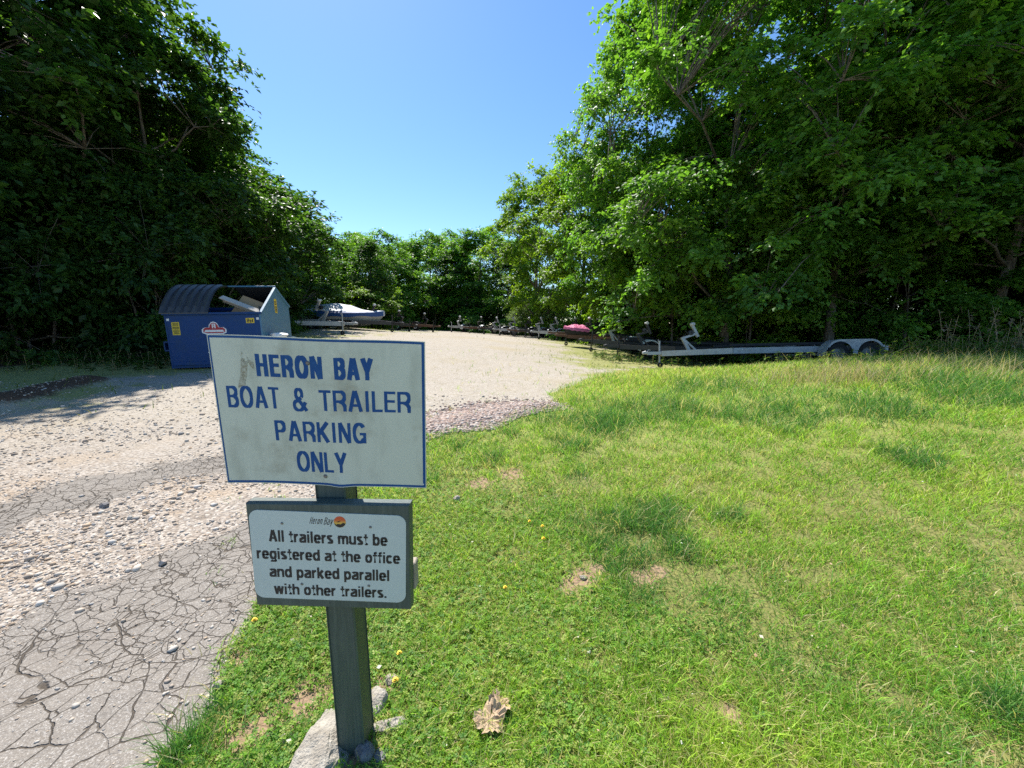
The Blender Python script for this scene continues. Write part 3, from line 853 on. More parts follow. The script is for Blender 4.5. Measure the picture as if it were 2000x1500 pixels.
mb = MB(); disc(mb, S2, emx, emy, emr, .0008, 28)
def emblem_mat():
    m, nt, b, out = new_mat('sunset_emblem')
    sep = N(nt, 'ShaderNodeSeparateXYZ'); nt.links.new(N(nt, 'ShaderNodeTexCoord').outputs['Generated'], sep.inputs[0])
    nt.links.new(mixc(nt, ramp(nt, sep.outputs[2], 0.25, 0.75), (0.72, 0.50, 0.08), (0.62, 0.10, 0.03)), b.inputs['Base Color'])
    return m
emb = mb.build('emblem', emblem_mat(), plate)
mb = MB()
hill = [(emx + emr * .97 * math.cos(R(a)), emy + emr * .97 * math.sin(R(a))) for a in range(195, 346, 15)] + [(emx + emr * .55, emy - emr * .12), (emx + emr * .1, emy - emr * .42), (emx - emr * .3, emy - emr * .34), (emx - emr * .6, emy - emr * .5)]
mb.add([S2(x, y, .0012) for x, y in hill], [tuple(range(len(hill)))])
bird = [(-.55, .02), (-.2, .12), (.15, .22), (.0, .08), (-.15, -.02), (-.35, -.06)]
mb.add([S2(emx + emr * a, emy + emr * b, .0012) for a, b in bird], [tuple(range(len(bird)))])
mb.build('emblem_silhouette', M['black_ink'], plate)
for u_, v_ in ((.209, .863), (.773, .86), (.314, .177), (.756, .187)):
    mb = MB(); disc(mb, S2, X2(u_), Y2(v_), .0042, .0011, dome=.0015); mb.build('screw', M['screw'], plate)
# short cleat nailed behind the right end of the board
mb = MB(); mb.box((0, 0, 0), (.30, .036, .088), bev=.003)
ct = mb.build('cleat', M['bare_wood'], root); ct.location = L0((-0.448, 1.1075, 0.660)); ct['label'] = 'short bare wooden cleat behind the notice board'

# ------------------------------------------------------------------ dumpster
def dumpster():
    fr = Vector((-5.44, 8.5)); th = R(11)
    fl = fr - Vector((math.cos(th), math.sin(th))) * 1.83
    mid = (fr + fl) / 2
    z0 = .5 * (at(330, 722, 8.15)[2] + float(hf(fr.x, fr.y)))
    z0 = at(330, 722, 8.15)[2]
    r_ = empty('dumpster', (mid.x, mid.y, z0 - 0.02), (R(0.8), R(-1.2), th))
    tag(r_, 'blue slant topped steel dumpster with one black lid closed and the other thrown open', 'dumpster')
    prof = [(0, 0.06), (0, 1.20), (.92, 1.80), (1.70, 1.40), (1.70, 0.06)]
    W = .915
    # front and back walls, floor
    mb = MB()
    mb.box((0, .02, .63), (2 * W - .004, .03, 1.14), bev=.006)
    mb.box((0, -.005, 1.205), (2 * W + .05, .075, .05), bev=.008)         # top rail of the front
    mb.box((0, -.012, .16), (2 * W - .1, .03, .08), bev=.006)
    mb.box((0, 1.685, .73), (2 * W - .004, .03, 1.32), bev=.006)
    mb.box((0, .85, .09), (2 * W - .08, 1.6, .04))
    mb.build('front_wall', M['blue_bin'], r_)
    mb = MB()
    for sx, nm in ((1, 'side'), (-1, 'side')):
        o_ = W * sx
        V = [(o_, y, z) for y, z in prof] + [(o_ - sx * .03, y, z) for y, z in prof]
        F = [(0, 1, 2, 3, 4), (9, 8, 7, 6, 5)] + [(k, 5 + k, 5 + (k + 1) % 5, (k + 1) % 5) for k in range(5)]
        m1 = MB().add(V, F)
        for (y0, z0_), (y1, z1) in ((prof[1], prof[2]), (prof[2], prof[3])):
            m1.bar((o_ + sx * .006, y0, z0_), (o_ + sx * .006, y1, z1), .05, .05)
        w_ = m1.build('side_wall', M['teal_bin'] if sx > 0 else M['blue_bin'], r_)
        if sx > 0: w_['label'] = 'faded teal side wall with skylight in its colour'
        # fork sleeve
        m2 = MB()
        m2.bar((o_ + sx * .075, .10, .62), (o_ + sx * .075, 1.55, .62), .13, .03)
        m2.bar((o_ + sx * .075, .10, .44), (o_ + sx * .075, 1.55, .44), .13, .03)
        m2.bar((o_ + sx * .135, .10, .53), (o_ + sx * .135, 1.55, .53), .02, .155)
        m2.build('fork_sleeve', M['teal_bin'] if sx > 0 else M['blue_bin'], r_)
    # inner lining
    mb = MB()
    mb.box((-.875, .85, .75), (.012, 1.56, 1.2)); mb.box((.875, .85, .75), (.012, 1.56, 1.2)); mb.box((0, .05, .65), (1.7, .012, 1.05)); mb.box((0, 1.65, .72), (1.7, .012, 1.2))
    mb.build('lining', M['bin_inside'], r_)
    # closed lid on the left half, bulging, five ribs
    def lid(x0, x1, ribs, parent_name, flip=False):
        n, V, F = 14, [], []
        def prof_at(s):
            y = -.06 + 1.0 * s
            z = 1.225 + .615 * s + .21 * math.sin(math.pi * min(1, s * 1.0)) * (1 - .15 * s)
            return y, z
        nxx = ribs * 8
        for i in range(n + 1):
            y, z = prof_at(i / n)
            for j in range(nxx + 1):
                x = x0 + (x1 - x0) * j / nxx
                ph = (j % 8)
                up = .045 if ph in (1, 2, 3) else (.02 if ph in (0, 4) else .0)
                if i in (0, n): up = 0
                V.append((x, y - up * .5, z + up))
        mtop = len(V)
        V += [(x, y, z - .018) for x, y, z in V]
        for i in range(n):
            for j in range(nxx):
                a = i * (nxx + 1) + j
                F.append((a, a + 1, a + nxx + 2, a + nxx + 1)); F.append((mtop + a, mtop + a + nxx + 1, mtop + a + nxx + 2, mtop + a + 1))
        for j in range(nxx):
            F.append((j + 1, j, mtop + j, mtop + j + 1)); a = n * (nxx + 1) + j; F.append((a, a + 1, mtop + a + 1, mtop + a))
        for i in range(n):
            a = i * (nxx + 1); F.append((a, a + nxx + 1, mtop + a + nxx + 1, mtop + a)); a += nxx; F.append((a + nxx + 1, a, mtop + a, mtop + a + nxx + 1))
        return V, F
    V, F = lid(-.965, -.06, 6, '')
    o1 = MB().add(V, F).build('lid', M['lid'], r_)
    o1['label'] = 'closed ribbed black lid'
    # the thrown back lid lies over the rear slope
    V2 = []
    for x, y, z in lid(.03, .93, 6, '')[0]:
        V2.append((x, 1.90 - (y + .06) * .92, z - (z - 1.225) * .0 - .0))
    V2 = [(x, y, 1.86 - max(0, (y - .96)) * .50 - .25 * max(0, z - 1.22 - .615 * ((1.90 - y) / .92))) for (x, y, z) in V2]
    o2 = MB().add(V2, F).build('lid', M['lid'], r_)
    o2['label'] = 'lid thrown back over the rear slope'
    MB().tube([(-.93, .95, 1.845), (.93, .95, 1.845)], .018, 8).build('hinge_bar', M['teal_bin'], r_)
    # labels on the front
    f = lambda x, y, l=0: Vector((x, .0045 - l, y))
    def plate_(x, y, w, h, mat, name, par, lift=.001, rot=0):
        c, s = math.cos(rot), math.sin(rot)
        return MB().add([f(x + i * w / 2 * c - j * h / 2 * s, y + i * w / 2 * s + j * h / 2 * c, lift) for i, j in ((-1, -1), (1, -1), (1, 1), (-1, 1))], [(0, 1, 2, 3)]).build(name, mat, par)
    st = plate_(-.73, .90, .145, .27, M['yellow_label'], 'warning_sticker', r_)
    m3 = MB()
    for k, (yy, ww) in enumerate(((1.01, .11), (.985, .10), (.96, .11), (.925, .12), (.905, .12), (.87, .10), (.845, .11), (.82, .09), (.795, .11))):
        m3.add([f(-.73 + i * ww / 2, yy + j * .006, .0016) for i, j in ((-1, -1), (1, -1), (1, 1), (-1, 1))], [(0, 1, 2, 3)])
    m3.build('small_print', M['black_ink'], st)
    y8 = plate_(.695, 1.045, .165, .11, M['yellow_label'], 'size_sticker', r_)
    m3 = MB()
    sf = lambda x, y, l=0: f(x, y, .0012 + l)
    # figure 8 from two rings, then y d
    for cy, ry in ((1.065, .016), (1.03, .019)):
        ring = [(.655 + .017 * math.cos(2 * math.pi * k / 16), cy + ry * math.sin(2 * math.pi * k / 16)) for k in range(16)]
        Lr, Rr = ribbon(ring, True, .012, 1)
        m3.add([sf(*p, .0003 if cy < 1.05 else .0005) for p in Lr + Rr], [(k, 16 + k, 16 + (k + 1) % 16, (k + 1) % 16) for k in range(16)])
    word('yd', .685, .755, 1.013, .065, .20, sf, .0003, m3, gap=.1)
    m3.build('lettering', M['black_ink'], y8)
    for x in (-.855, .845): plate_(x, 1.085, .05, .05, M['white_label'], 'reflector', r_)
    # red and white outlined company mark: a trefoil shape with R
    cx, cy = -.02, .85
    base = [(-.235, -.05), (-.235, .02), (-.19, .06), (-.10, .065), (-.085, .12), (-.05, .17), (.0, .185), (.05, .17), (.085, .12), (.10, .065), (.19, .06), (.235, .02), (.235, -.05), (.17, -.08), (-.17, -.08)]
    lo = MB().add([f(cx + a, cy + b, .0012) for a, b in base], [tuple(range(len(base)))]).build('company_mark', M['white_label'], r_)
    m3 = MB(); inner = [(a * .88, .045 + (b - .045) * .84) for a, b in base]
    m3.add([f(cx + a, cy + b, .0017) for a, b in inner], [tuple(range(len(inner)))]); m3.build('mark_field', M['red_ink'], lo)
    m3 = MB(); sf2 = lambda x, y, l=0: f(x, y, .0021 + l)
    word('R', cx - .035, cx + .035, cy + .045, .095, .22, sf2, .0003, m3)
    m3.add([sf2(cx + a, cy + b) for a, b in ((-.19, -.035), (.19, -.035), (.17, .01), (-.17, .01))], [(0, 1, 2, 3)])
    m3.build('lettering', M['white_label'], lo)
    for yy, ww in ((.60, .20), (.56, .17), (.38, .24), (.34, .16)):
        m3 = MB()
        m3.add([f(cx + i * ww / 2 - .05, yy + j * .012, .0012) for i, j in ((-1, -1), (1, -1), (1, 1), (-1, 1))], [(0, 1, 2, 3)])
        m3.build('contact_line', M['white_label'], r_)
    # tall sticker on the side wall
    ss = MB().add([(W + .002, y, z) for y, z in ((.80, 1.22), (.95, 1.22), (.95, 1.55), (.80, 1.55))], [(0, 1, 2, 3)]).build('warning_sticker', M['yellow_label'], r_)
    m3 = MB()
    for z in (1.27, 1.31, 1.36, 1.43, 1.48): m3.add([(W + .0028, y, z + j * .012) for y, j in ((.82, -1), (.93, -1), (.93, 1), (.82, 1))], [(0, 1, 2, 3)])
    m3.build('small_print', M['black_ink'], ss)
    return r_
dm = dumpster()
MW = Matrix.Translation(dm.location) @ dm.rotation_euler.to_matrix().to_4x4()
# cardboard standing in the open half
bx = MB()
bx.box((.46, .62, 1.30), (.62, .03, .52), rot=(R(-30), R(22), R(-12)))
o = bx.build('cardboard_sheet', M['cardboard']); o.data.transform(MW)
tag(o, 'brown flattened cardboard leaning inside the open half of the dumpster', 'cardboard')
bx = MB(); bx.box((.40, .40, 1.40), (.86, .15, .02), rot=(R(25), R(24), 0)); bx.box((.40, .475, 1.35), (.86, .012, .13), rot=(R(25), R(24), 0))
o = bx.build('carton_flap', M['cardboard_pale']); o.data.transform(MW)
tag(o, 'pale long carton sticking up out of the open dumpster', 'carton')
rs = random.Random(3)
bg_ = MB(); prof_ = []
for k in range(9):
    a = k / 8 * math.pi; prof_.append((max(.002, .16 * math.sin(a) * (1 - .25 * math.cos(a * 1.3))), -.01 + .085 * (1 - math.cos(a))))
bg_.lathe(prof_, (0, 0, 0), n=14)
bg_.v = [(x * (1 + .25 * rs.uniform(-1, 1)), y * (1 + .25 * rs.uniform(-1, 1)), z * .8) for x, y, z in bg_.v]
o = bg_.build('rubbish_bag', M['white_label']); o.location = MW @ Vector((1.11, .35, .64)); 
tag(o, 'crumpled white plastic bag lying on the fork sleeve of the dumpster', 'bag')

# ------------------------------------------------------------------ boat trailers
def trailer(L=6.6, W=2.0, axles=2, steel='galv', fend='galv', winch=True, stand='galv', bunks=True, jack=True, rim='rim', rear=1.75):
    """coupler at the origin, frame running along +X"""
    r_ = empty('boat_trailer')
    S, h, hw = M[steel], .46, W / 2
    xa = min(2.2, .42 * L)                                    # where the tongue meets the side rails
    mb = MB()
    for s in (-1, 1):
        mb.bar((.45, s * .05, h), (xa, s * hw, h + .03), .065, .17)
        mb.bar((xa, s * hw, h + .03), (L, s * hw, h + .03), .065, .17)
    mb.bar((-.02, 0, h + .015), (1.6, 0, h + .015), .085, .10)
    for k in range(4):
        x = xa + .15 + (L - xa - .3) * k / 3
        mb.bar((x, -hw + .03, h - .02), (x, hw - .03, h - .02), .07, .08)
    mb.build('frame', S, r_)
    mb = MB(); mb.box((-.08, 0, h + .03), (.20, .09, .09), bev=.02); mb.tube([(-.17, 0, h + .02), (-.06, 0, h + .06)], .05, 10)
    mb.tube([(-.02, 0, h + .05), (.02, 0, h + .13), (.08, 0, h + .12)], .012, 6)
    mb.build('coupler', S, r_)
    if jack:
        j = MB(); j.tube([(.42, .11, .16), (.42, .11, h + .42)], .028, 10); j.box((.42, .07, h + .02), (.10, .06, .10)); j.tube([(.42, .11, h + .40), (.42, .22, h + .40), (.42, .22, h + .47)], .01, 6)
        jo = j.build('jack', M['galv'] if steel == 'galv' else M['black_steel'], r_)
        MB().lathe([(.03, -.03), (.085, -.028), (.09, 0), (.085, .028), (.03, .03)], (.44, .11, .09), 'y', 16).build('jack_wheel', M['tyre'], jo)
        
    if winch:
        w = MB(); G = M[stand]
        w.bar((1.35, 0, h + .05), (1.12, 0, h + .50), .09, .09); w.bar((1.60, 0, h + .05), (1.20, 0, h + .42), .05, .05)
        w.bar((1.08, 0, h + .47), (1.55, 0, h + .62), .08, .07)
        w.bar((1.62, 0, h + .52), (1.42, 0, h + .92), .09, .08)
        wo = w.build('winch_stand', G, r_)
        w2 = MB(); w2.lathe([(.02, -.07), (.075, -.065), (.075, -.05), (.045, -.05), (.045, .05), (.075, .05), (.075, .065), (.02, .07)], (1.38, 0, h + .65), 'y', 14); w2.tube([(1.38, .07, h + .65), (1.38, .15, h + .65), (1.27, .15, h + .73)], .011, 6)
        w2.build('winch', M['black_steel'], wo)
        MB().lathe([(.015, -.10), (.05, -.095), (.06, 0), (.05, .095), (.015, .10)], (1.44, 0, h + .93), 'y', 12).build('bow_roller', M['grey_roller'], wo)
    if bunks:
        for s in (-1, 1):
            b = MB(); b.bar((xa + .2, s * .52, h + .22), (L - .05, s * .52, h + .22), .09, .06)
            for x in (xa + .5, (xa + L) / 2, L - .5): b.bar((x, s * .52, h), (x, s * .52, h + .2), .05, .05)
            b.build('bunk', M['carpet'], r_)
    xc = L - min(rear, .3 * L)
    wr = .33
    xs = [xc] if axles == 1 else [xc - .43, xc + .43]
    for x in xs:
        MB().bar((x, -hw - .12, .33), (x, hw + .12, .33), .06, .06).build('axle', S, r_)
        for s in (-1, 1):
            y = s * (hw + .22)
            wh = empty('wheel', (x, y, wr)); wh.parent = r_
            MB().lathe([(.20, -.09), (.30, -.10), (.325, -.07), (.33, 0), (.325, .07), (.30, .10), (.20, .09)], (0, 0, 0), 'y', 28).build('tyre', M['tyre'], wh)
            MB().lathe([(.0, .05), (.05, .055), (.06, .03), (.15, .035), (.19, .075), (.205, .085), (.205, -.085), (.19, -.075), (.15, -.03), (.0, -.03)], (0, 0, 0), 'y', 20).build('rim', M[rim], wh)
    for s in (-1, 1):
        # arched fender with a flat top between the wheels and a rolled inner skirt
        ro = wr + .09
        arcp = [(xs[0] - ro * math.cos(R(a)), wr + ro * math.sin(R(a))) for a in range(-8, 91, 14)] + [(xs[-1] + ro * math.sin(R(a)), wr + ro * math.cos(R(a))) for a in range(0, 99, 14)]
        y0, y1 = s * (hw + .07), s * (hw + .38)
        V = [(x, y0, z) for x, z in arcp] + [(x, y1, z) for x, z in arcp] + [(x, y1, z - .045 * (1 if z > wr + .1 else .3)) for x, z in arcp]
        V += [(xs[0] + (x - xs[0]) * .96 if x < xc else xs[-1] + (x - xs[-1]) * .96, y0, max(z - .02, .05)) for x, z in arcp]
        n = len(arcp)
        F = [(k, k + 1, n + k + 1, n + k) for k in range(n - 1)] + [(n + k, n + k + 1, 2 * n + k + 1, 2 * n + k) for k in range(n - 1)] + [(3 * n + k, 3 * n + k + 1, k + 1, k) for k in range(n - 1)]
        if axles == 2:
            # web plate filling between the two arches on the outer side
            ri = wr + .035
            in_ = [(xs[0] + ri * math.cos(R(a)), wr + ri * math.sin(R(a))) for a in range(150, -1, -15)] + [(xs[1] - ri * math.cos(R(a)), wr + ri * math.sin(R(a))) for a in range(0, 151, 15)]
            ou = [(min(max(x, xs[0] - ro), xs[1] + ro), wr + ro - .004) for x, z in in_]
            b0 = len(V)
            ou = []
            for x, z in in_:
                if x < xs[0]: dz = math.sqrt(max(ro * ro - (x - xs[0]) ** 2, 0))
                elif x > xs[1]: dz = math.sqrt(max(ro * ro - (x - xs[1]) ** 2, 0))
                else: dz = ro
                ou.append((x, wr + dz - .003))
            V += [(x, y1 - s * .004, z) for x, z in in_] + [(x, y1 - s * .004, z) for x, z in ou]
            q = len(in_)
            F += [(b0 + k, b0 + k + 1, b0 + q + k + 1, b0 + q + k) for k in range(q - 1)]
        MB().add(V, F).build('fender', M[fend], r_)
        MB().box((L + .02, s * (hw - .05), h + .06), (.05, .16, .09), bev=.01).build('tail_light', M['red_lens'], r_)
    return r_
def seat(o, x, y, yaw, L=6.0, W=2.2, dz=0.0):
    """stand a trailer on the sloping ground"""
    c, s = math.cos(yaw), math.sin(yaw)
    z0 = float(hf(x, y)); z1 = float(hf(x + L * c, y + L * s))
    za = float(hf(x + .7 * L * c - s * W / 2, y + .7 * L * s + c * W / 2)); zb = float(hf(x + .7 * L * c + s * W / 2, y + .7 * L * s - c * W / 2))
    ry = -math.atan2(z1 - z0, L); rx = math.atan2(za - zb, W)
    o.location = (x, y, z0 + dz)
    o.rotation_euler = (rx, ry, yaw)
    return o
TG = 'boat trailers parked side by side along the lot'
def tt(o, label): return tag(o, label, 'trailer', TG)
t1 = tt(trailer(6.75, 2.0, 2, 'galv', 'galv', True, 'galv', rear=1.25), 'long galvanized tandem trailer with grey winch stand nearest the grass'); seat(t1, 4.45, 12.55, R(-1), 7)
t2 = tt(trailer(6.4, 1.9, 1, 'black_steel', 'black_steel', True, 'black_steel'), 'black single axle trailer with upright jack just behind the galvanized one'); seat(t2, 3.7, 14.9, R(2), 6)
t14 = tt(trailer(3.7, 1.3, 1, 'black_steel', 'white_paint', True, 'galv'), 'short black trailer with white fenders between two long black ones'); seat(t14, 3.0, 16.6, R(4), 4)
t3 = tt(copy_tree(t2), 'long black trailer just behind the pink tarp'); seat(t3, 3.2, 21.2, R(6), 6)
t4 = tt(trailer(4.6, 1.5, 1, 'rust', 'black_steel', True, 'black_steel', rim='white_paint'), 'small rusty trailer two places behind the pink tarp'); seat(t4, 2.3, 23.2, R(8), 5)
t5 = tt(trailer(5.0, 1.7, 1, 'galv', 'white_paint', True, 'galv'), 'galvanized trailer with white fenders in front of the grey green shrubs'); seat(t5, 1.3, 24.4, R(12), 5)
t15 = tt(copy_tree(t14), 'short white fendered trailer left of the grey green shrubs'); seat(t15, .5, 26.0, R(14), 4)
t6 = tt(copy_tree(t4), 'rusty trailer in front of the smaller grey green shrub'); seat(t6, -.2, 27.6, R(16), 5)
t7 = tt(copy_tree(t5), 'white fendered trailer before the dark trees right of the lot centre'); seat(t7, -1.3, 29.2, R(20), 5)
t8 = tt(copy_tree(t14), 'short trailer at the far end of the lot under dark trees'); seat(t8, -2.6, 30.8, R(24), 4)
t9 = tt(copy_tree(t4), 'rusty trailer at the farthest end of the lot'); seat(t9, -3.9, 32.2, R(30), 5)
t16 = tt(copy_tree(t5), 'white fendered trailer at the back of the lot left of its centre'); seat(t16, -5.4, 33.4, R(60), 5)
t10 = tt(copy_tree(t1), 'galvanized tandem trailer beside the dumpster at the left edge of the lot'); seat(t10, -6.6, 16.2, R(174), 6)
t11 = tt(copy_tree(t2), 'black trailer past the covered boat on the left edge of the lot'); seat(t11, -6.6, 26.5, R(155), 6)
t12 = tt(copy_tree(t4), 'rusty low trailer just right of the covered boat'); seat(t12, -5.6, 29.5, R(150), 5)

# ------------------------------------------------------------------ covered boat
def loft(secs, name, mat, parent, closed=False, th=0.0):
    n = len(secs[0]); V = [p for s in secs for p in s]
    F = [(i * n + k, i * n + k + 1, (i + 1) * n + k + 1, (i + 1) * n + k) for i in range(len(secs) - 1) for k in range(n - 1)]
    F += [tuple(range(n))[::-1], tuple(range((len(secs) - 1) * n, len(secs) * n))]
    return mesh_obj(name, np.array(V), F, mat, parent)
def covered_boat(name, Lb, beam, cover, label, cat, band=None, hull='hull', peak=.52):
    """bow towards -X (over the trailer tongue), keel line at z = 0"""
    r_ = empty(name)
    tag(r_, label, cat)
    xs = [0, .04, .12, .22, .35, .5, .65, .8, .92, 1]
    bw = [.03, .22, .48, .70, .87, .96, 1, 1, .97, .93]
    kz = [.62, .38, .20, .09, .03, 0, 0, 0, 0, 0]
    sz = [.86, .84, .81, .78, .75, .73, .72, .71, .70, .70]
    secs = []
    for x, b, k, s in zip(xs, bw, kz, sz):
        hb = beam / 2 * b
        ch = k + (s - k) * .42
        secs.append([(x * Lb, -hb, s), (x * Lb, -hb * .97, k + (s - k) * .75), (x * Lb, -hb * .86, ch), (x * Lb, 0, k), (x * Lb, hb * .86, ch), (x * Lb, hb * .97, k + (s - k) * .75), (x * Lb, hb, s)])
    loft(secs, 'hull', M[hull], r_)
    # cover: a draped ridge tent with folds
    rs_ = random.Random(5)
    secs, lows = [], []
    m_ = 24
    for i in range(m_ + 1):
        t = i / m_
        x = (-.015 + 1.03 * t) * Lb
        hb = np.interp(t, xs, bw) * beam / 2 + .035
        s = np.interp(t, xs, sz)
        pk = .08 + peak * math.exp(-((t - .42) / .20) ** 2) + .30 * math.exp(-((t - .78) / .22) ** 2)
        row = []
        for k in range(13):
            q = -1 + 2 * k / 12
            z = s + pk * (1 - abs(q) ** 1.5) + .018 * rs_.uniform(-1, 1) + .02 * math.sin(9 * t * 3 + q * 4)
            y = q * hb
            row.append((x, y, z))
        row[0] = (x, -hb - .012, s - .16 - .03 * math.sin(t * 31)); row[-1] = (x, hb + .012, s - .16 - .03 * math.sin(t * 29 + 1))
        secs.append(row)
    co = loft(secs, 'boat_cover', M[cover], r_)
    if band:
        mb = MB()
        for sg in (-1, 1):
            V = []
            for i in range(m_ + 1):
                t = i / m_; x = (-.015 + 1.03 * t) * Lb
                hb = np.interp(t, xs, bw) * beam / 2 + .035; s = np.interp(t, xs, sz)
                up = .18
                pk = .08 + peak * math.exp(-((t - .42) / .20) ** 2) + .30 * math.exp(-((t - .78) / .22) ** 2)
                V += [(x, sg * (hb + .028), s - .17 - .03 * math.sin(t * 30)), (x, sg * (hb + .022), s + .02), (x, sg * (hb * .88 + .03), s + pk * (1 - .88 ** 1.5) + .035)]
            mb.add(V, [(3 * i + k, 3 * i + 3 + k, 3 * i + 4 + k, 3 * i + 1 + k) for i in range(m_) for k in (0, 1)])
        mb.build('cover_band', M[band], co)
    return r_
bt1 = tt(trailer(6.4, 1.9, 2, 'black_steel', 'black_steel', True, 'black_steel'), 'black trailer carrying the boat under the silver and blue cover')
seat(bt1, -5.9, 20.6, R(172), 6)
bo = covered_boat('covered_boat', 5.9, 2.3, 'tarp_silver', 'white boat under a silver cover with a blue band parked on a trailer', 'boat', 'tarp_blue', peak=.42)
Mt = Matrix.Translation(bt1.location) @ bt1.rotation_euler.to_matrix().to_4x4()
bo.location = Mt @ Vector((1.0, 0, .14)); bo.rotation_euler = bt1.rotation_euler
bo2 = covered_boat('covered_skiff', 1.15, .75, 'pink_tarp', 'small craft wrapped in a bright pink tarp among the trailers', 'boat', None, 'black_hull' if 'black_hull' in M else 'tyre', .28)
t13 = tt(copy_tree(t4), 'rusty trailer carrying the small craft under the pink tarp'); seat(t13, 2.2, 18.6, R(8), 5)
Mt = Matrix.Translation(t13.location) @ t13.rotation_euler.to_matrix().to_4x4()
bo2.location = Mt @ Vector((.25, 0, .44)); bo2.rotation_euler = t13.rotation_euler; bo2.scale = (1, 1, .55)
bpy.context.view_layer.update()

# ------------------------------------------------------------------ loose stones
rng = np.random.default_rng(11)
def rot_rand(n, rng):
    q = rng.normal(size=(n, 4)); q /= np.linalg.norm(q, axis=1)[:, None]
    w, x, y, z = q.T
    return np.stack([np.stack([1 - 2 * (y * y + z * z), 2 * (x * y - z * w), 2 * (x * z + y * w)], -1),
                     np.stack([2 * (x * y + z * w), 1 - 2 * (x * x + z * z), 2 * (y * z - x * w)], -1),
                     np.stack([2 * (x * z - y * w), 2 * (y * z + x * w), 1 - 2 * (x * x + y * y)], -1)], 1)
_p = (1 + 5 ** .5) / 2
ICO_V = np.array([(-1, _p, 0), (1, _p, 0), (-1, -_p, 0), (1, -_p, 0), (0, -1, _p), (0, 1, _p), (0, -1, -_p), (0, 1, -_p), (_p, 0, -1), (_p, 0, 1), (-_p, 0, -1), (-_p, 0, 1)]) / 1.902
ICO_F = np.array([(0, 11, 5), (0, 5, 1), (0, 1, 7), (0, 7, 10), (0, 10, 11), (1, 5, 9), (5, 11, 4), (11, 10, 2), (10, 7, 6), (7, 1, 8), (3, 9, 4), (3, 4, 2), (3, 2, 6), (3, 6, 8), (3, 8, 9), (4, 9, 5), (2, 4, 11), (6, 2, 10), (8, 6, 7), (9, 8, 1)])
def stones(name, x, y, size, cols, label):
    n = len(x)
    V = ICO_V[None] * (1 + rng.normal(0, .16, (n, 12, 1)))
    V = np.einsum('nij,nvj->nvi', rot_rand(n, rng), V)
    V = V * (size[:, None, None] * np.stack([rng.uniform(.8, 1.25, n), rng.uniform(.7, 1.1, n), rng.uniform(.42, .75, n)], -1)[:, None, :])
    a = rng.uniform(0, 6.28, n); c, s = np.cos(a)[:, None], np.sin(a)[:, None]
    X = V[..., 0] * c - V[..., 1] * s + x[:, None]; Y = V[..., 0] * s + V[..., 1] * c + y[:, None]
    Z = V[..., 2] + hf(x, y)[:, None] + size[:, None] * .22
    t = np.array(cols)[rng.integers(0, len(cols), n)] * rng.uniform(.7, 1.2, (n, 1))
    o = mesh_obj(name, np.stack([X, Y, Z], -1).reshape(-1, 3), (ICO_F[None] + 12 * np.arange(n)[:, None, None]).reshape(-1, 3), M['stone_bits'], attrs={'tint': np.repeat(t, 12, 0)})
    return tag(o, label, 'gravel', kind='stuff')
GRAV = [(.49, .405, .32), (.56, .485, .40), (.42, .345, .275), (.61, .55, .475), (.33, .275, .225), (.48, .36, .25), (.45, .42, .38), (.40, .375, .345)]
def cand(n, y0, y1, x0f, x1f, a=1.0):
    """spots in depth y0..y1, denser close by, across a widening strip"""
    q = rng.uniform(0, 1, n)
    y = y0 * (y1 / y0) ** q if a == 1 else (y0 ** (1 - a) + q * (y1 ** (1 - a) - y0 ** (1 - a))) ** (1 / (1 - a))
    x = rng.uniform(0, 1, n) * (x1f - x0f) * (y + .8) + x0f * (y + .8)
    return x, y
x, y = cand(150000, 1.0, 6.5, -1.5, 0.35)
k = masks(x, y)
asp = k['m_asph']
dens = np.where(asp > .5, .012 + .08 * k['m_crack'] * (fbm(x * 3, y * 3, 8) > .05), (.52 + .75 * fbm(x * 1.4, y * 1.4, 18)) * np.clip(1.25 - k['m_far'] * .8, 0, 1)) * (1 - k['m_lawn'])
edge = np.exp(-((k['m_lawn'] - .5) / .25) ** 2) * .3
keep = rng.uniform(0, 1, len(x)) < dens + edge * 1.2
keep &= k['m_lawn'] < .75
x, y = x[keep], y[keep]; asp = asp[keep]
sz = np.clip(rng.lognormal(-5.5, .62, len(x)), .0026, .028) * np.where(asp > .5, .8, 1) * np.clip(.75 + .12 * y, .8, 1.25)
stones('gravel', x, y, sz, GRAV, 'loose tan and grey gravel strewn over the drive and lot')
n = 16000
tq = rng.uniform(0, 1, n); seg = np.array(PILE_LINE)
px_ = np.interp(tq, np.linspace(0, 1, len(seg)), seg[:, 0]) + rng.normal(0, .34, n); py_ = np.interp(tq, np.linspace(0, 1, len(seg)), seg[:, 1]) + rng.normal(0, .30, n)
ok = masks(px_, py_)['m_lawn'] < .7
px_, py_ = px_[ok], py_[ok]
stones('gravel_heap', px_, py_, np.clip(rng.lognormal(-4.1, .32, len(px_)), .008, .034), [(.36, .27, .22), (.44, .35, .30), (.30, .23, .20), (.48, .42, .37), (.40, .28, .22)], 'low heap of pinkish crushed stone where the lot meets the grass')

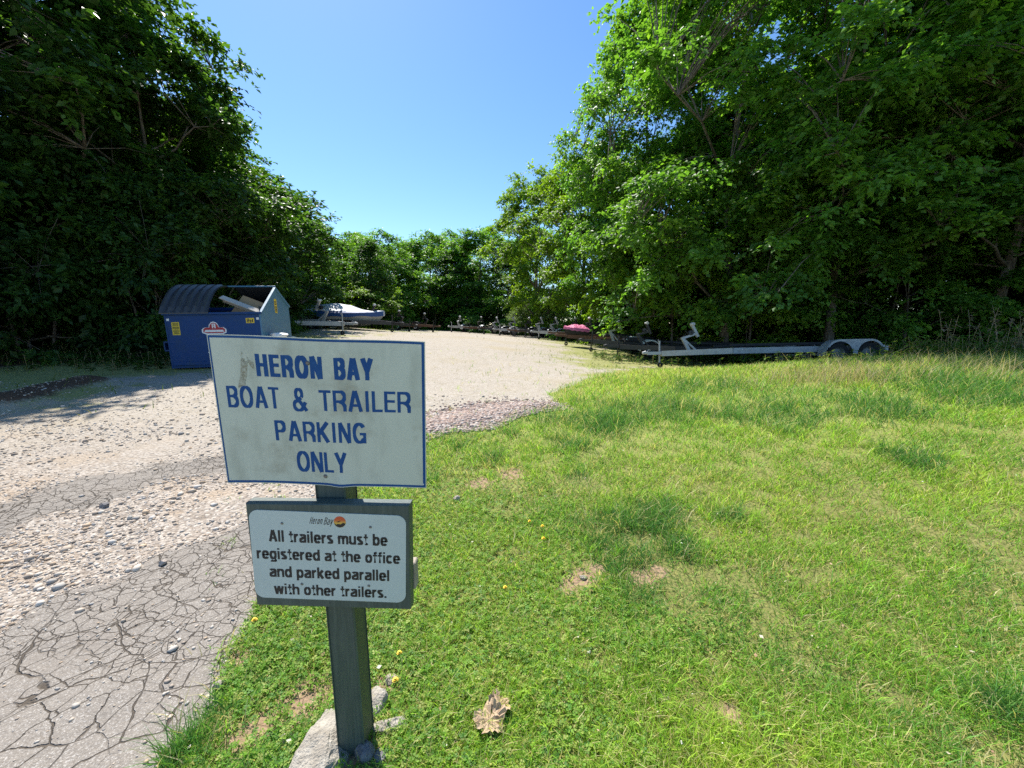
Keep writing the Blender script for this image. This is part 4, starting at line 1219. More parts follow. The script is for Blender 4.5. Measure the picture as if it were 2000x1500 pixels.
# ------------------------------------------------------------------ grass
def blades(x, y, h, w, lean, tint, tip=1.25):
    n = len(x)
    z = hf(x, y) - .004
    a = rng.uniform(0, 6.283, n); la = rng.uniform(0, 6.283, n)
    ax, ay = np.cos(a) * w / 2, np.sin(a) * w / 2
    lx, ly = np.cos(la) * lean * h, np.sin(la) * lean * h
    hz = h * np.sqrt(np.clip(1 - (lean * .68) ** 2, .12, 1))
    V = np.empty((n, 5, 3))
    V[:, 0] = np.stack([x - ax, y - ay, z], -1); V[:, 1] = np.stack([x + ax, y + ay, z], -1)
    V[:, 2] = np.stack([x + lx * .35 - ax * .8, y + ly * .35 - ay * .8, z + hz * .6], -1); V[:, 3] = np.stack([x + lx * .35 + ax * .8, y + ly * .35 + ay * .8, z + hz * .6], -1)
    V[:, 4] = np.stack([x + lx, y + ly, z + hz], -1)
    F = np.array([(0, 1, 3), (0, 3, 2), (2, 3, 4)])[None] + 5 * np.arange(n)[:, None, None]
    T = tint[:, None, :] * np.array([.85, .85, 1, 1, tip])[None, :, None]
    return V.reshape(-1, 3), F.reshape(-1, 3), np.clip(T, 0, 1).reshape(-1, 3)
GREENS = np.array([(.215, .41, .05), (.285, .47, .055), (.38, .53, .07), (.14, .32, .06), (.50, .58, .13)])
STRAW = np.array([(.56, .49, .22), (.46, .42, .15), (.64, .56, .32)])
TUFT = [(*gnd(1230, 1060), .42, 1.0), (*gnd(1290, 1010), .30, .9), (*gnd(1245, 1170), .10, .9), (*gnd(1180, 830), .55, 1.1), (*gnd(1290, 800), .8, 1.0), (*gnd(1110, 870), .28, .9), (*gnd(1000, 850), .2, .9), (*gnd(965, 900), .2, .6),
        (*gnd(1500, 810), .8, .9), (*gnd(1380, 760), 1.0, .8), (*gnd(1700, 800), .8, .8), (*gnd(1900, 760), 1.2, .9), (*gnd(1330, 1320), .09, .6), (*gnd(1450, 1440), .10, .6), (*gnd(1130, 940), .2, .6), (*gnd(900, 880), .16, .9), (*gnd(860, 940), .16, .7), (*gnd(1060, 820), .25, 1.0), (*gnd(1150, 790), .3, .9), (*gnd(1420, 1010), .22, .55), (*gnd(1640, 1120), .2, .5), (*gnd(1780, 900), .4, .6), (*gnd(385, 1440), .12, 1.0), (*gnd(330, 1490), .12, 1.0), (*gnd(1960, 1400), .15, .7)]
def tuftiness(x, y):
    t = np.zeros(len(x))
    for tx, ty, tr, ta in TUFT:
        d = np.hypot(x - tx, (y - ty)) / tr
        t = np.maximum(t, ta * np.exp(-d ** 2 * 1.2) )
    return np.clip(t * (1 + .9 * fbm(x * 5, y * 5, 71, 2)) , 0, 1.2)
def lawn_colours(x, y, n):
    p = fbm(x * 1.1, y * 1.1, 31, 3); q = fbm(x * 4.0, y * 4.0, 33, 2)
    idx = np.clip(((p + .35 * q + rng.normal(0, .28, n)) * 1.9 + 1.9).astype(int), 0, 4)
    order = np.array([3, 0, 1, 2, 4])
    return GREENS[order[idx]] * rng.uniform(.5, 1.45, (n, 1)), p, q
x, y = cand(620000, .78, 12.5, -.62, 1.75)
k = masks(x, y)
keep = (k['m_lawn'] > .5 + .42 * rng.uniform(-1, 1, len(x)) + .3 * fbm(x * 6, y * 6, 91, 2)) & (rng.uniform(0, 1, len(x)) > .93 * k['m_bare'] * (1 + .3 * fbm(x * 14, y * 14, 4)))
patch = fbm(x * 5.5, y * 5.5, 41, 2)
keep &= rng.uniform(0, 1, len(x)) < np.clip(.78 + 1.3 * patch, .22, 1)
x, y, patch = x[keep], y[keep], patch[keep]
n = len(x)
tint, p, q = lawn_colours(x, y, n)
tf = tuftiness(x, y)
straw = rng.uniform(0, 1, n) < np.clip(.20 + .30 * np.clip(-q - .05, 0, 1) + .22 * np.clip((y - 5) / 5, 0, 1) - .12 * tf, .02, .6)
tint[straw] = STRAW[rng.integers(0, 3, straw.sum())] * rng.uniform(.8, 1.2, (straw.sum(), 1))
dk = (tf > .4) & ~straw
tint[dk] = np.array([(.07, .20, .05), (.10, .25, .05), (.14, .29, .05)])[rng.integers(0, 3, dk.sum())] * rng.uniform(.8, 1.25, (dk.sum(), 1))
h = (.022 + .055 * rng.uniform(0, 1, n) ** 2.0 + .012 * p) * (1 + .25 * np.clip(y - 2, 0, 5)) * (1 + 1.9 * tf * rng.uniform(.4, 1, n))
w = (.0024 + .0018 * rng.uniform(0, 1, n) ** 2) * (1 + .28 * np.clip(y - 1, 0, 12))
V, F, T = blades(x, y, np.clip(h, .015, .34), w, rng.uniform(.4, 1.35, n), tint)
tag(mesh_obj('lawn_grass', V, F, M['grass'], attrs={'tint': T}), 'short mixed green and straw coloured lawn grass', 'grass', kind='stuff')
# clover and small round leaved weeds
x, y = cand(85000, .78, 4.5, -.62, .9)
k = masks(x, y)
pp = fbm(x * 3.2, y * 3.2, 51, 2)
keep = (k['m_lawn'] > .4) & (rng.uniform(0, 1, len(x)) < np.clip(.55 + .9 * pp - .75 * (x - .1), .0, 1)) & (tuftiness(x, y) < .35) & (rng.uniform(0, 1, len(x)) > .9 * k['m_bare'])
x, y = x[keep], y[keep]; n = len(x)
z = hf(x, y) + rng.uniform(.008, .032, n)
sz = rng.uniform(.0055, .012, n) * (1 + .12 * np.clip(y - 1, 0, 4))
V = np.empty((n, 12, 3)); a0 = rng.uniform(0, 6.28, n); tl = rng.normal(0, .35, (n, 2))
for j in range(3):
    a = a0 + j * 2.094
    d = np.stack([np.cos(a), np.sin(a)], -1); e = np.stack([-np.sin(a), np.cos(a)], -1)
    for i, (r_, s_, zz) in enumerate(((.08, 0, 0), (.62, -.5, .14), (1.05, 0, .0), (.62, .5, .14))):
        o_ = (d * r_ + e * s_) * sz[:, None]
        V[:, j * 4 + i] = np.stack([x + o_[:, 0], y + o_[:, 1], z + zz * sz + o_[:, 0] * tl[:, 0] + o_[:, 1] * tl[:, 1]], -1)
F = (np.array([(0, 1, 2), (0, 2, 3), (4, 5, 6), (4, 6, 7), (8, 9, 10), (8, 10, 11)])[None] + 12 * np.arange(n)[:, None, None]).reshape(-1, 3)
T = np.array([(.15, .31, .04), (.20, .36, .045), (.28, .41, .07), (.12, .26, .055), (.36, .42, .11)])[rng.integers(0, 5, n)] * rng.uniform(.75, 1.25, (n, 1))
tag(mesh_obj('clover', V.reshape(-1, 3), F, M['grass'], attrs={'tint': np.repeat(T, 12, 0)}), 'small clover leaves mixed through the lawn around the sign post', 'clover', kind='stuff')
# rough grass, seed heads and thin weeds along the bank and the trailers, weeds in the shaded gravel
def rough(name, label, x, y, h, lean, cols, w=.006):
    n = len(x)
    T = np.array(cols)[rng.integers(0, len(cols), n)] * rng.uniform(.7, 1.3, (n, 1))
    V, F, C_ = blades(x, y, h, w * rng.uniform(.6, 1.4, n), lean, T)
    return tag(mesh_obj(name, V, F, M['grass'], attrs={'tint': C_}), label, 'grass', kind='stuff')
n = 26000
x = rng.uniform(2.0, 17, n); y = 7.2 + 1.3 * vnoise(x * .35, x * 0, 61) + rng.normal(0, 1.0, n) * np.clip((x - 1) / 6, .3, 1)
y = np.where(rng.uniform(0, 1, n) < .35, y + rng.uniform(0, 4.0, n), y)
hh = (.06 + .13 * rng.uniform(0, 1, n) ** 2) * np.clip(.45 + (x - 3) * .12, .35, 1.25) * (1 + .5 * fbm(x * .8, y * .8, 62))
rough('bank_grass', 'taller rough grass along the top of the bank in front of the trailers', x, y, hh, rng.uniform(.2, .8, n), [(.14, .26, .03), (.19, .31, .04), (.25, .32, .05), (.42, .38, .17), (.15, .25, .05)], .009)
n = 1500
cx = np.r_[rng.normal(gnd(1560, 745)[0], .45, n // 3), rng.normal(gnd(1680, 745)[0], .35, n // 3), rng.normal(gnd(1900, 735)[0], .6, n - 2 * (n // 3))]
cy = np.r_[rng.normal(gnd(1560, 745)[1], .3, n // 3), rng.normal(gnd(1680, 745)[1], .3, n // 3), rng.normal(gnd(1900, 735)[1], .5, n - 2 * (n // 3))]
rough('dry_grass', 'wispy pale dry grass clumps on the bank', cx, cy, rng.uniform(.18, .42, n), rng.uniform(.3, .9, n), [(.46, .38, .24), (.38, .31, .20), (.50, .42, .30), (.30, .32, .10)], .005)
n = 30000
x = rng.uniform(-12, 9, n); y = rng.uniform(4, 26, n)
k = masks(x, y)
keep = (rng.uniform(0, 1, n) < k['m_weed'] * np.clip(.3 + fbm(x * 1.5, y * 1.5, 63), 0, 1)) & (k['m_lawn'] < .5)
x, y = x[keep], y[keep]
rough('lot_weeds', 'thin weeds and grass growing through the gravel', x, y, rng.uniform(.03, .13, len(x)), rng.uniform(.3, 1, len(x)), [(.13, .22, .03), (.18, .25, .04), (.32, .31, .11)], .012)
# leafy weed stems behind the bank and under the trees
def weed_mesh(name, label, spots, hts, lw, cols, stem=(.25, .21, .12), leaves=9):
    V, F, T = [], [], []
    r2 = random.Random(9)
    for (sx, sy), ht in zip(spots, hts):
        z0 = float(hf(sx, sy)); a = r2.uniform(0, 6.28); ln = r2.uniform(.05, .35) * ht
        pts = []
        for i in range(6):
            t = i / 5; pts.append(Vector((sx + math.cos(a) * ln * t * t, sy + math.sin(a) * ln * t * t, z0 + ht * t * (1 - .12 * t))))
        for p, q in zip(pts[:-1], pts[1:]):
            b = len(V); V += [p + Vector((-.006, 0, 0)), p + Vector((.006, 0, 0)), q + Vector((.005, 0, 0)), q + Vector((-.005, 0, 0))]; F.append((b, b + 1, b + 2, b + 3)); T += [stem] * 4
        for j in range(leaves):
            t = r2.uniform(.2, 1); p = pts[0].lerp(pts[5], t); p = Vector((sx + math.cos(a) * ln * t * t, sy + math.sin(a) * ln * t * t, z0 + ht * t * (1 - .12 * t)))
            b_ = r2.uniform(0, 6.28); d = Vector((math.cos(b_), math.sin(b_), r2.uniform(-.4, .6))).normalized(); s_ = d.cross(Vector((0, 0, 1))).normalized() * lw * .22
            l_ = lw * r2.uniform(.6, 1.3); b = len(V)
            V += [p, p + d * l_ * .5 + s_, p + d * l_ + Vector((0, 0, -.25 * l_)), p + d * l_ * .5 - s_]; F.append((b, b + 1, b + 2, b + 3))
            c = r2.choice(cols); g = r2.uniform(.7, 1.3); T += [tuple(q * g for q in c)] * 4
    return tag(mesh_obj(name, np.array([tuple(v) for v in V]), np.array(F), M['grass'], attrs={'tint': np.array(T)}), label, 'weeds', kind='stuff')
r3 = random.Random(21)
sp = [(r3.gauss(8.2, 1.2), r3.gauss(9.8, .5)) for _ in range(90)] + [(r3.uniform(8.3, 12.5), r3.gauss(8.4, .5)) for _ in range(260)]
weed_mesh('tall_weeds', 'leafy green weeds in front of the trailer fenders', sp, [r3.uniform(.20, .42) if i < 90 else r3.uniform(.25, .62) for i in range(len(sp))], .11, [(.13, .20, .03), (.14, .25, .035), (.18, .26, .06)])
sp = [(r3.gauss(10.3, .6), r3.gauss(8.2, .4)) for _ in range(20)]
weed_mesh('dead_stalks', 'bare brown dead weed stalks arching at the right end of the bank', sp, [r3.uniform(.6, 1.35) for _ in sp], .10, [(.38, .27, .17), (.32, .22, .14), (.44, .35, .23)], (.40, .29, .19), 16)
sp = [(r3.uniform(-12.5, -7.5), r3.gauss(8.6, .5)) for _ in range(260)] + [(r3.uniform(3, 9), r3.gauss(14.6, .7)) for _ in range(160)]
weed_mesh('edge_weeds', 'low leafy weeds along the shaded edge of the woods', sp, [r3.uniform(.12, .4) for _ in sp], .12, [(.05, .11, .02), (.08, .14, .025)])

# ------------------------------------------------------------------ small things on the ground
def rock(name, label, x, y, size, mat, seed, cat='rock', sink=.3, rotz=0.0, flat=1.0):
    r_ = np.random.default_rng(seed)
    import bmesh
    bm = bmesh.new(); bmesh.ops.create_icosphere(bm, subdivisions=4, radius=1)
    dirs = r_.normal(size=(14, 3)); dirs /= np.linalg.norm(dirs, axis=1)[:, None]; cut = r_.uniform(.55, .95, 14)
    for v in bm.verts:
        p = np.array(v.co)
        for d, c in zip(dirs, cut):            # broken planes
            e = p @ d
            if e > c: p = p - d * (e - c) * .92
        p = p * (1 + .04 * math.sin(p[0] * 9 + seed) * math.sin(p[1] * 8) + .02 * r_.normal())
        v.co = Vector((p[0] * size[0], p[1] * size[1], p[2] * size[2]))
    me = bpy.data.meshes.new(name); bm.to_mesh(me); bm.free(); me.materials.append(mat)
    o = bpy.data.objects.new(name, me); COL.objects.link(o)
    o.location = (x, y, float(hf(x, y)) + size[2] * (1 - 2 * sink)); o.rotation_euler = (r_.uniform(-.15, .15), r_.uniform(-.15, .15), rotz)
    return tag(o, label, cat)
def rk(px, py, *a, **k):
    x, y = gnd(px, py); return x, y
rock('concrete_footing', 'big pale broken lump of concrete at the left foot of the sign post', *gnd(630, 1490), (.105, .15, .075), M['concrete'], 4, 'concrete', .45, .25)
rock('concrete_footing', 'smaller lump of concrete behind the right of the sign post', *gnd(732, 1382), (.045, .075, .05), M['concrete'], 9, 'concrete', .4, -.4)
rock('concrete_footing', 'low crumbled concrete to the right of the post foot', *gnd(765, 1432), (.07, .035, .025), M['concrete'], 12, 'concrete', .35, .2)
rock('stone', 'dark stone tucked against the foot of the post', *gnd(712, 1488), (.035, .035, .035), M['dark_rock'], 5, 'stone', .3)
rock('stone', 'small dark stone on the right of the dark one by the post foot', *gnd(745, 1495), (.025, .025, .022), M['dark_rock'], 6, 'stone', .3)
rock('stone', 'pinkish stone at the edge of the asphalt left of the post', *gnd(427, 1345), (.026, .022, .02), M['rock'], 7, 'stone', .25)
rock('stone', 'pale stone in the clover between the asphalt and the post', *gnd(527, 1333), (.02, .016, .014), M['rock'], 8, 'stone', .3)
rock('stone', 'flat grey stone lying left of the concrete lump', *gnd(562, 1447), (.03, .022, .010), M['concrete'], 10, 'stone', .3)
rock('stone', 'round brown stone alone on the lawn right of the big sign', *gnd(893, 980), (.034, .03, .03), M['rock'], 13, 'stone', .2)
rock('stone', 'pink stone beside the dandelions behind the post', *gnd(765, 1333), (.03, .022, .018), M['rock'], 14, 'stone', .3)
rock('stone', 'grey stone low in the clover behind the post', *gnd(573, 1262), (.03, .016, .014), M['concrete'], 15, 'stone', .3)
rock('stone', 'pale stone in the bare patch on the lawn', *gnd(1140, 1130), (.024, .02, .014), M['concrete'], 16, 'stone', .3)
rock('stone', 'dark lump of asphalt on the gravel band', *gnd(318, 1107), (.024, .02, .018), M['rock'], 17, 'stone', .2)
rock('stone', 'dark broken asphalt lump at the edge of the far cracked strip', *gnd(205, 990), (.04, .03, .022), M['dark_rock'], 18, 'stone', .2)

def dead_leaf(x, y, size, seed, label, rz):
    r_ = random.Random(seed)
    n = 40; V = [(0, 0, .0)]; 
    for ring in (.35, .7, 1.0):
        for k in range(n):
            a = 2 * math.pi * k / n
            lob = .76 + .24 * abs(math.cos(a * 2.5)) ** 1.3 + (.05 if k % 2 else -.03)
            r0 = size * ring * (lob if ring == 1.0 else (lob * .6 + .4) if ring > .5 else 1)
            z = size * (.46 * ring ** 2 * (math.cos(a - .6) ** 2) + .13 * math.sin(5 * a + 3 * ring) * ring + .11 * r_.uniform(-1, 1) * ring)
            V.append((r0 * math.cos(a), r0 * math.sin(a) * .9, z))
    F = [(0, 1 + k, 1 + (k + 1) % n) for k in range(n)]
    for q in (0, 1):
        b = 1 + q * n
        F += [(b + k, b + n + k, b + n + (k + 1) % n, b + (k + 1) % n) for k in range(n)]
    F = [f for i, f in enumerate(F) if not (len(f) == 4 and r_.random() < .03)]
    o = mesh_obj('dead_leaf', np.array(V), F, M['dead_leaf'])
    md = o.modifiers.new('thickness', 'SOLIDIFY'); md.thickness = .0008
    o.location = (x, y, float(hf(x, y)) + .034); o.rotation_euler = (.18, -.10, rz)
    return tag(o, label, 'leaf', 'dead leaves on the lawn')
M['dead_leaf'] = paint('dry_brown_leaf', (0.47, 0.345, 0.22), 0.85, 0, (0.32, 0.20, 0.115), 0.55, 45, bump=.3)
lx, ly = gnd(957, 1432)
dead_leaf(lx, ly, .062, 3, 'large curled tan dead leaf on the lawn right of the post foot', .4)
lx, ly = gnd(975, 1393)
dead_leaf(lx, ly, .048, 5, 'smaller curled brown dead leaf lying against the large one', 2.0)

def dandelion(x, y, ht, r_, label):
    e = empty('dandelion', (x, y, float(hf(x, y)))); tag(e, label, 'flower', 'yellow dandelions in the lawn')
    MB().tube([(0, 0, 0), (.003, .002, ht * .6), (.004, .0, ht)], .0016, 5).build('stem', M['stem'], e)
    mb = MB(); rd = random.Random(int(ht * 1e4) + int(x * 100))
    for ringr, zz, cnt in ((1.0, 0, 16), (.72, .004, 13), (.42, .007, 9)):
        for k in range(cnt):
            a = 2 * math.pi * k / cnt + rd.uniform(-.1, .1); d = Vector((math.cos(a), math.sin(a), 0)); s_ = Vector((-d.y, d.x, 0)) * r_ * .16
            c = Vector((.004, 0, ht + zz)); t = c + d * r_ * ringr + Vector((0, 0, .002 - .004 * ringr))
            mb.add([c - s_ * .4, t - s_, t + d * r_ * .05, t + s_, c + s_ * .4], [(0, 1, 2, 3, 4)])
    mb.build('flower_head', M['dandelion'], e)
M['stem'] = paint('flower_stem', (0.12, 0.19, 0.05), 0.6)
M['dandelion'] = paint('yellow_petals', (0.80, 0.52, 0.005), 0.6, 0, (0.75, 0.40, 0.005), .4, 200)
for px, py, ht, r_, lb in ((497, 1224, .03, .012, 'dandelion at the edge of the asphalt left of the post'), (779, 1292, .035, .011, 'dandelion on the lawn just right of the post'), (771, 1347, .035, .012, 'dandelion beside the pink stone right of the post'),
                           (1058, 1043, .05, .012, 'upper dandelion of the pair on the open lawn'), (1060, 1070, .05, .012, 'lower dandelion of the pair on the open lawn'), (985, 1162, .04, .011, 'lone dandelion on the lawn below the big sign'), (1033, 1034, .05, .011, 'orange tinged dandelion just left of the pair on the lawn')):
    gx_, gy_ = gnd(px, py); dandelion(gx_, gy_, ht, r_, lb)

# fallen bits: flakes of dead leaf, bark and petals caught in the turf
n = 900
x, y = cand(n, .85, 5.5, -.8, 1.2)
k = masks(x, y)
ok = (k['m_lawn'] > .2); x, y = x[ok], y[ok]; n = len(x)
L_ = np.clip(rng.lognormal(-5.0, .5, n), .003, .02) * (1 + .1 * y)
a = rng.uniform(0, 6.28, n); D_ = np.stack([np.cos(a), np.sin(a), rng.normal(0, .2, n)], -1); N_ = np.stack([rng.normal(0, .4, n), rng.normal(0, .4, n), np.ones(n)], -1)
S_ = np.cross(D_, N_); S_ /= np.linalg.norm(S_, axis=1)[:, None]
P_ = np.stack([x, y, hf(x, y) + rng.uniform(.012, .035, n)], -1)
V = np.stack([P_, P_ + D_ * L_[:, None] * .5 + S_ * L_[:, None] * .35, P_ + D_ * L_[:, None], P_ + D_ * L_[:, None] * .5 - S_ * L_[:, None] * .35], 1)
F = (np.array([(0, 1, 2), (0, 2, 3)])[None] + 4 * np.arange(n)[:, None, None]).reshape(-1, 3)
T = np.array([(.46, .33, .20), (.35, .23, .13), (.55, .48, .36), (.62, .58, .50), (.28, .17, .10)])[rng.integers(0, 5, n)]
tag(mesh_obj('leaf_litter', V.reshape(-1, 3), F, M['stone_bits'], attrs={'tint': np.repeat(T, 4, 0)}), 'small flakes of dead leaf scattered over the lawn', 'litter', kind='stuff')
# ------------------------------------------------------------------ trees
def leaf_mesh(P, D, Nn, L, Wd, tint):
    """one folded leaf per point: base P, axis D, normal N"""
    n = len(P)
    S = np.cross(D, Nn); S /= np.linalg.norm(S, axis=1)[:, None] + 1e-9
    U_ = np.cross(S, D)
    L, Wd = L[:, None], Wd[:, None]
    V = np.empty((n, 4, 3))
    V[:, 0] = P; V[:, 1] = P + D * L * .45 + S * Wd * .5 + U_ * Wd * .14
    V[:, 2] = P + D * L - U_ * L * .12; V[:, 3] = P + D * L * .45 - S * Wd * .5 + U_ * Wd * .14
    F = np.array([(0, 2, 1), (0, 3, 2)])[None] + 4 * np.arange(n)[:, None, None]
    return V.reshape(-1, 3), F.reshape(-1, 3), np.repeat(tint, 4, 0)
def unit(v): return v / (np.linalg.norm(v, axis=-1, keepdims=True) + 1e-9)
def tree_meshes(name, seed, H, Rr, cb, n_clump, rc, leafL, twigs, per, hues, prof='round', trunk_r=None, stems=1, droop=.25, lean=0.0, narrow=.62):
    g = np.random.default_rng(seed); rd = random.Random(seed)
    trunk_r = trunk_r or H * .014 + .03
    # clump centres
    C_ = []
    nb = 6 if prof == 'round' else 1
    while len(C_) < n_clump:
        t = g.uniform(0, 1)
        if prof == 'round': rp = math.sin(math.pi * min(1, (.16 + .80 * t))) ** .62
        elif prof == 'bush': rp = (1 - t ** 2.4) ** .5 * (.82 + .18 * t)
        else: rp = (1 - t) ** .55 * (.55 + .8 * min(1, t * 3)) / 1.12
        a = g.uniform(0, 6.283)
        lob = 1 + .24 * float(vnoise(np.array(a * 1.3 + 7), np.array(t * 4.5), seed)) + .14 * float(vnoise(np.array(a * 3.1), np.array(t * 9.0), seed + 3))
        rr = g.uniform(0, 1) ** .42 * Rr * rp * lob
        z = H * (cb + (1 - cb) * t)
        x, y = rr * math.cos(a) + lean * z, rr * math.sin(a)
        if float(vnoise(np.array(x * 1.1 / rc * .35 + 50), np.array(y * .4 / rc + z * .55 / rc), seed + 9)) < (-.28 if prof == 'round' else -.42): continue
        if nb == 1:
            C_.append((x, y, z)); continue
        bl = rc * g.uniform(1.3, 2.3); oa = math.atan2(y, x - lean * z) + g.normal(0, .35); dr = g.uniform(.15, .6) + .5 * droop
        for k in range(nb):
            q = g.uniform(-.5, 1); sd = g.normal(0, .38) * bl * (1.1 - .5 * max(q, 0))
            C_.append((x + math.cos(oa) * q * bl - math.sin(oa) * sd, y + math.sin(oa) * q * bl + math.cos(oa) * sd, max(.25, z - dr * bl * max(q, 0) ** 1.6 + g.normal(0, .10) * bl)))
    C_ = np.array(C_)
    # wood
    mb = MB()
    axis = lambda z: Vector((lean * z + .12 * math.sin(z * .55 + seed) * min(1, z / 3), .12 * math.cos(z * .47 + seed * 2) * min(1, z / 3), z))
    tops = H * .86
    for s in range(stems):
        off = Vector((rd.uniform(-.3, .3), rd.uniform(-.3, .3), 0)) if stems > 1 else Vector()
        pts = [axis(tops * i / 9) + off * (1 + 2.5 * i / 9) for i in range(10)]
        rads = [trunk_r * (1.35 if i == 0 else 1) * (1 - .88 * i / 9) / (stems ** .4) for i in range(10)]
        pts[0] = pts[0] - Vector((0, 0, .25))
        mb.tube(pts, rads, 9, cap=False)
    ends = [int(g.integers(len(C_)))]
    dmin = np.linalg.norm(C_ - C_[ends[0]], axis=1)
    nl = max(5, min(20, n_clump // 14))
    for _ in range(nl - 1):
        k = int(np.argmax(dmin)); ends.append(k); dmin = np.minimum(dmin, np.linalg.norm(C_ - C_[k], axis=1))
    limb_pts = []
    for e in ends:
        E = Vector(C_[e]); hz = math.hypot(E.x - lean * E.z, E.y)
        zs = max(H * .08 if prof != 'round' else H * cb * .75, min(tops * .93, E.z - hz * rd.uniform(.35, .75)))
        S0 = axis(zs); pts = []
        for i in range(7):
            t = i / 6
            p = S0.lerp(E, t); p.z += math.sin(math.pi * t) * hz * .10
            p += Vector((rd.uniform(-1, 1), rd.uniform(-1, 1), rd.uniform(-1, 1))) * hz * .03 * (1 if 0 < i < 6 else 0)
            pts.append(p)
        r0 = trunk_r * .42 * (1 - .6 * zs / H)
        mb.tube(pts, [max(.008, r0 * (1 - .85 * i / 6)) for i in range(7)], 5, cap=False)
        limb_pts += pts[1:]
    LP = np.array([tuple(p) for p in limb_pts])
    for c in C_:
        d = np.linalg.norm(LP - c, axis=1) + .8 * np.maximum(0, LP[:, 2] - c[2])
        p = Vector(LP[int(np.argmin(d))]); q = Vector(c)
        if (q - p).length > .15:
            m_ = p.lerp(q, .5) + Vector((0, 0, .08 * (q - p).length))
            mb.tube([p, m_, q], [.016 * (H / 12), .011 * (H / 12), .005], 3, cap=False)
    wood = mesh_obj(name + '_wood', np.array([tuple(v) for v in mb.v]), mb.f, M['bark'], smooth=True)
    # leaves along twigs of every clump
    nc = len(C_)
    cen = np.array([lean * H * .5, 0, H * (cb + (1 - cb) * .42)])
    out = unit((C_ - cen) * np.array([1, 1, .8]))
    cidx = np.repeat(np.arange(nc), twigs)
    td = unit(g.normal(size=(len(cidx), 3)) * np.array([1, 1, .5]) + out[cidx] * .55)
    tl = rc * g.uniform(.55, 1.25, len(cidx))
    t0 = C_[cidx] + g.normal(0, rc * .16, (len(cidx), 3))
    li = np.repeat(np.arange(len(cidx)), per)
    s = g.uniform(.12, 1.0, len(li))
    P = t0[li] + td[li] * (tl[li] * s)[:, None] + np.stack([0 * s, 0 * s, -droop * tl[li] * s ** 2], -1) + g.normal(0, rc * .055, (len(li), 3))
    side = np.cross(td[li], np.array([0, 0, 1.])); side = unit(side) * g.choice([-1, 1], len(li))[:, None]
    D = unit(td[li] * .6 + side * g.uniform(.3, 1.1, len(li))[:, None] + np.stack([0 * s, 0 * s, g.normal(-.28, .35, len(li))], -1))
    Nn = unit(np.stack([g.normal(0, .55, len(li)), g.normal(0, .55, len(li)), np.ones(len(li))], -1) + .5 * out[cidx[li]])
    L = leafL * g.uniform(.65, 1.3, len(li)); Wd = L * g.uniform(narrow * .85, narrow * 1.2, len(li))
    hue = np.array(hues); hc = g.integers(0, len(hue), nc)
    mixv = g.uniform(0, 1, (nc, 1)); base = hue[hc] * mixv + hue.mean(0) * (1 - mixv)
    base = base * g.uniform(.82, 1.2, (nc, 1))
    T = base[cidx[li]] * g.uniform(.75, 1.28, (len(li), 1))
    V, F, T = leaf_mesh(P, D, Nn, L, Wd, T)
    crown = mesh_obj(name + '_crown', V, F, M['leaf'], attrs={'tint': np.clip(T, 0, 1)})
    dims = (H, Rr)
    out_ = (wood.data, crown.data, dims)
    for o in (wood, crown): bpy.data.objects.remove(o)
    return out_
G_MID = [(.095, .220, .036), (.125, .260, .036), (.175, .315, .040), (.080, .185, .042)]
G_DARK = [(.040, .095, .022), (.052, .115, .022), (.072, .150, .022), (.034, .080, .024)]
G_YEL = [(.15, .26, .020), (.19, .29, .025), (.11, .22, .022), (.17, .27, .03)]
G_GREY = [(.14, .20, .11), (.115, .175, .085), (.165, .22, .12)]
VAR = {
    'grand': tree_meshes('grand', 1, 17.5, 5.7, .13, 860, .72, .165, 11, 11, G_MID, droop=.4, trunk_r=.19),
    'tall': tree_meshes('tall', 2, 15.5, 4.5, .27, 680, .68, .16, 11, 11, G_MID, droop=.35, trunk_r=.14),
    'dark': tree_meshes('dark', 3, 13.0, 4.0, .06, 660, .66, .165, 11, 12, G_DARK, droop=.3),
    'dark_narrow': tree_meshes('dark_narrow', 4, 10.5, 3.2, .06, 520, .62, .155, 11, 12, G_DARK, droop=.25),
    'bright': tree_meshes('bright', 5, 13.5, 4.2, .08, 440, .70, .19, 10, 10, G_YEL, droop=.2),
    'far': tree_meshes('far', 6, 11.0, 4.0, .02, 500, .68, .20, 9, 10, G_MID, droop=.2),
    'far_dark': tree_meshes('far_dark', 7, 11.5, 4.2, .04, 330, .75, .20, 9, 10, G_DARK + G_MID[:1], prof='cone', droop=.3),
    'young': tree_meshes('young', 8, 5.6, 2.1, .10, 120, .50, .135, 10, 11, G_YEL, droop=.25, trunk_r=.055),
    'sapling': tree_meshes('sapling', 9, 4.2, 1.9, .06, 100, .48, .125, 10, 11, G_MID, droop=.35, trunk_r=.045),
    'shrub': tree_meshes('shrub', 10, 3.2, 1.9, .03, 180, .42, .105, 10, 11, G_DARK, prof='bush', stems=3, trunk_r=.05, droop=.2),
    'grey_shrub': tree_meshes('grey_shrub', 12, 2.6, 1.6, .03, 110, .36, .085, 11, 12, G_GREY, prof='bush', stems=3, trunk_r=.04, droop=.1, narrow=.4),
}
def plant(var, x, y, top, Rr, label, name='tree', cat='tree', rz=None, group=None, sink=0.1):
    wood, crown, (H, R0) = VAR[var]
    z = float(hf(x, y))
    e = empty(name, (x, y, z - sink), (0, 0, rz if rz is not None else (x * 3.7 + y * 1.9) % 6.28))
    e.scale = (Rr / R0, Rr / R0, (top - z + sink) / H)
    tag(e, label, cat, group)
    t = bpy.data.objects.new('trunk' if cat != 'shrub' else 'stems', wood); c = bpy.data.objects.new('crown' if cat != 'shrub' else 'foliage', crown)
    for o in (t, c): COL.objects.link(o); o.parent = e
    return e
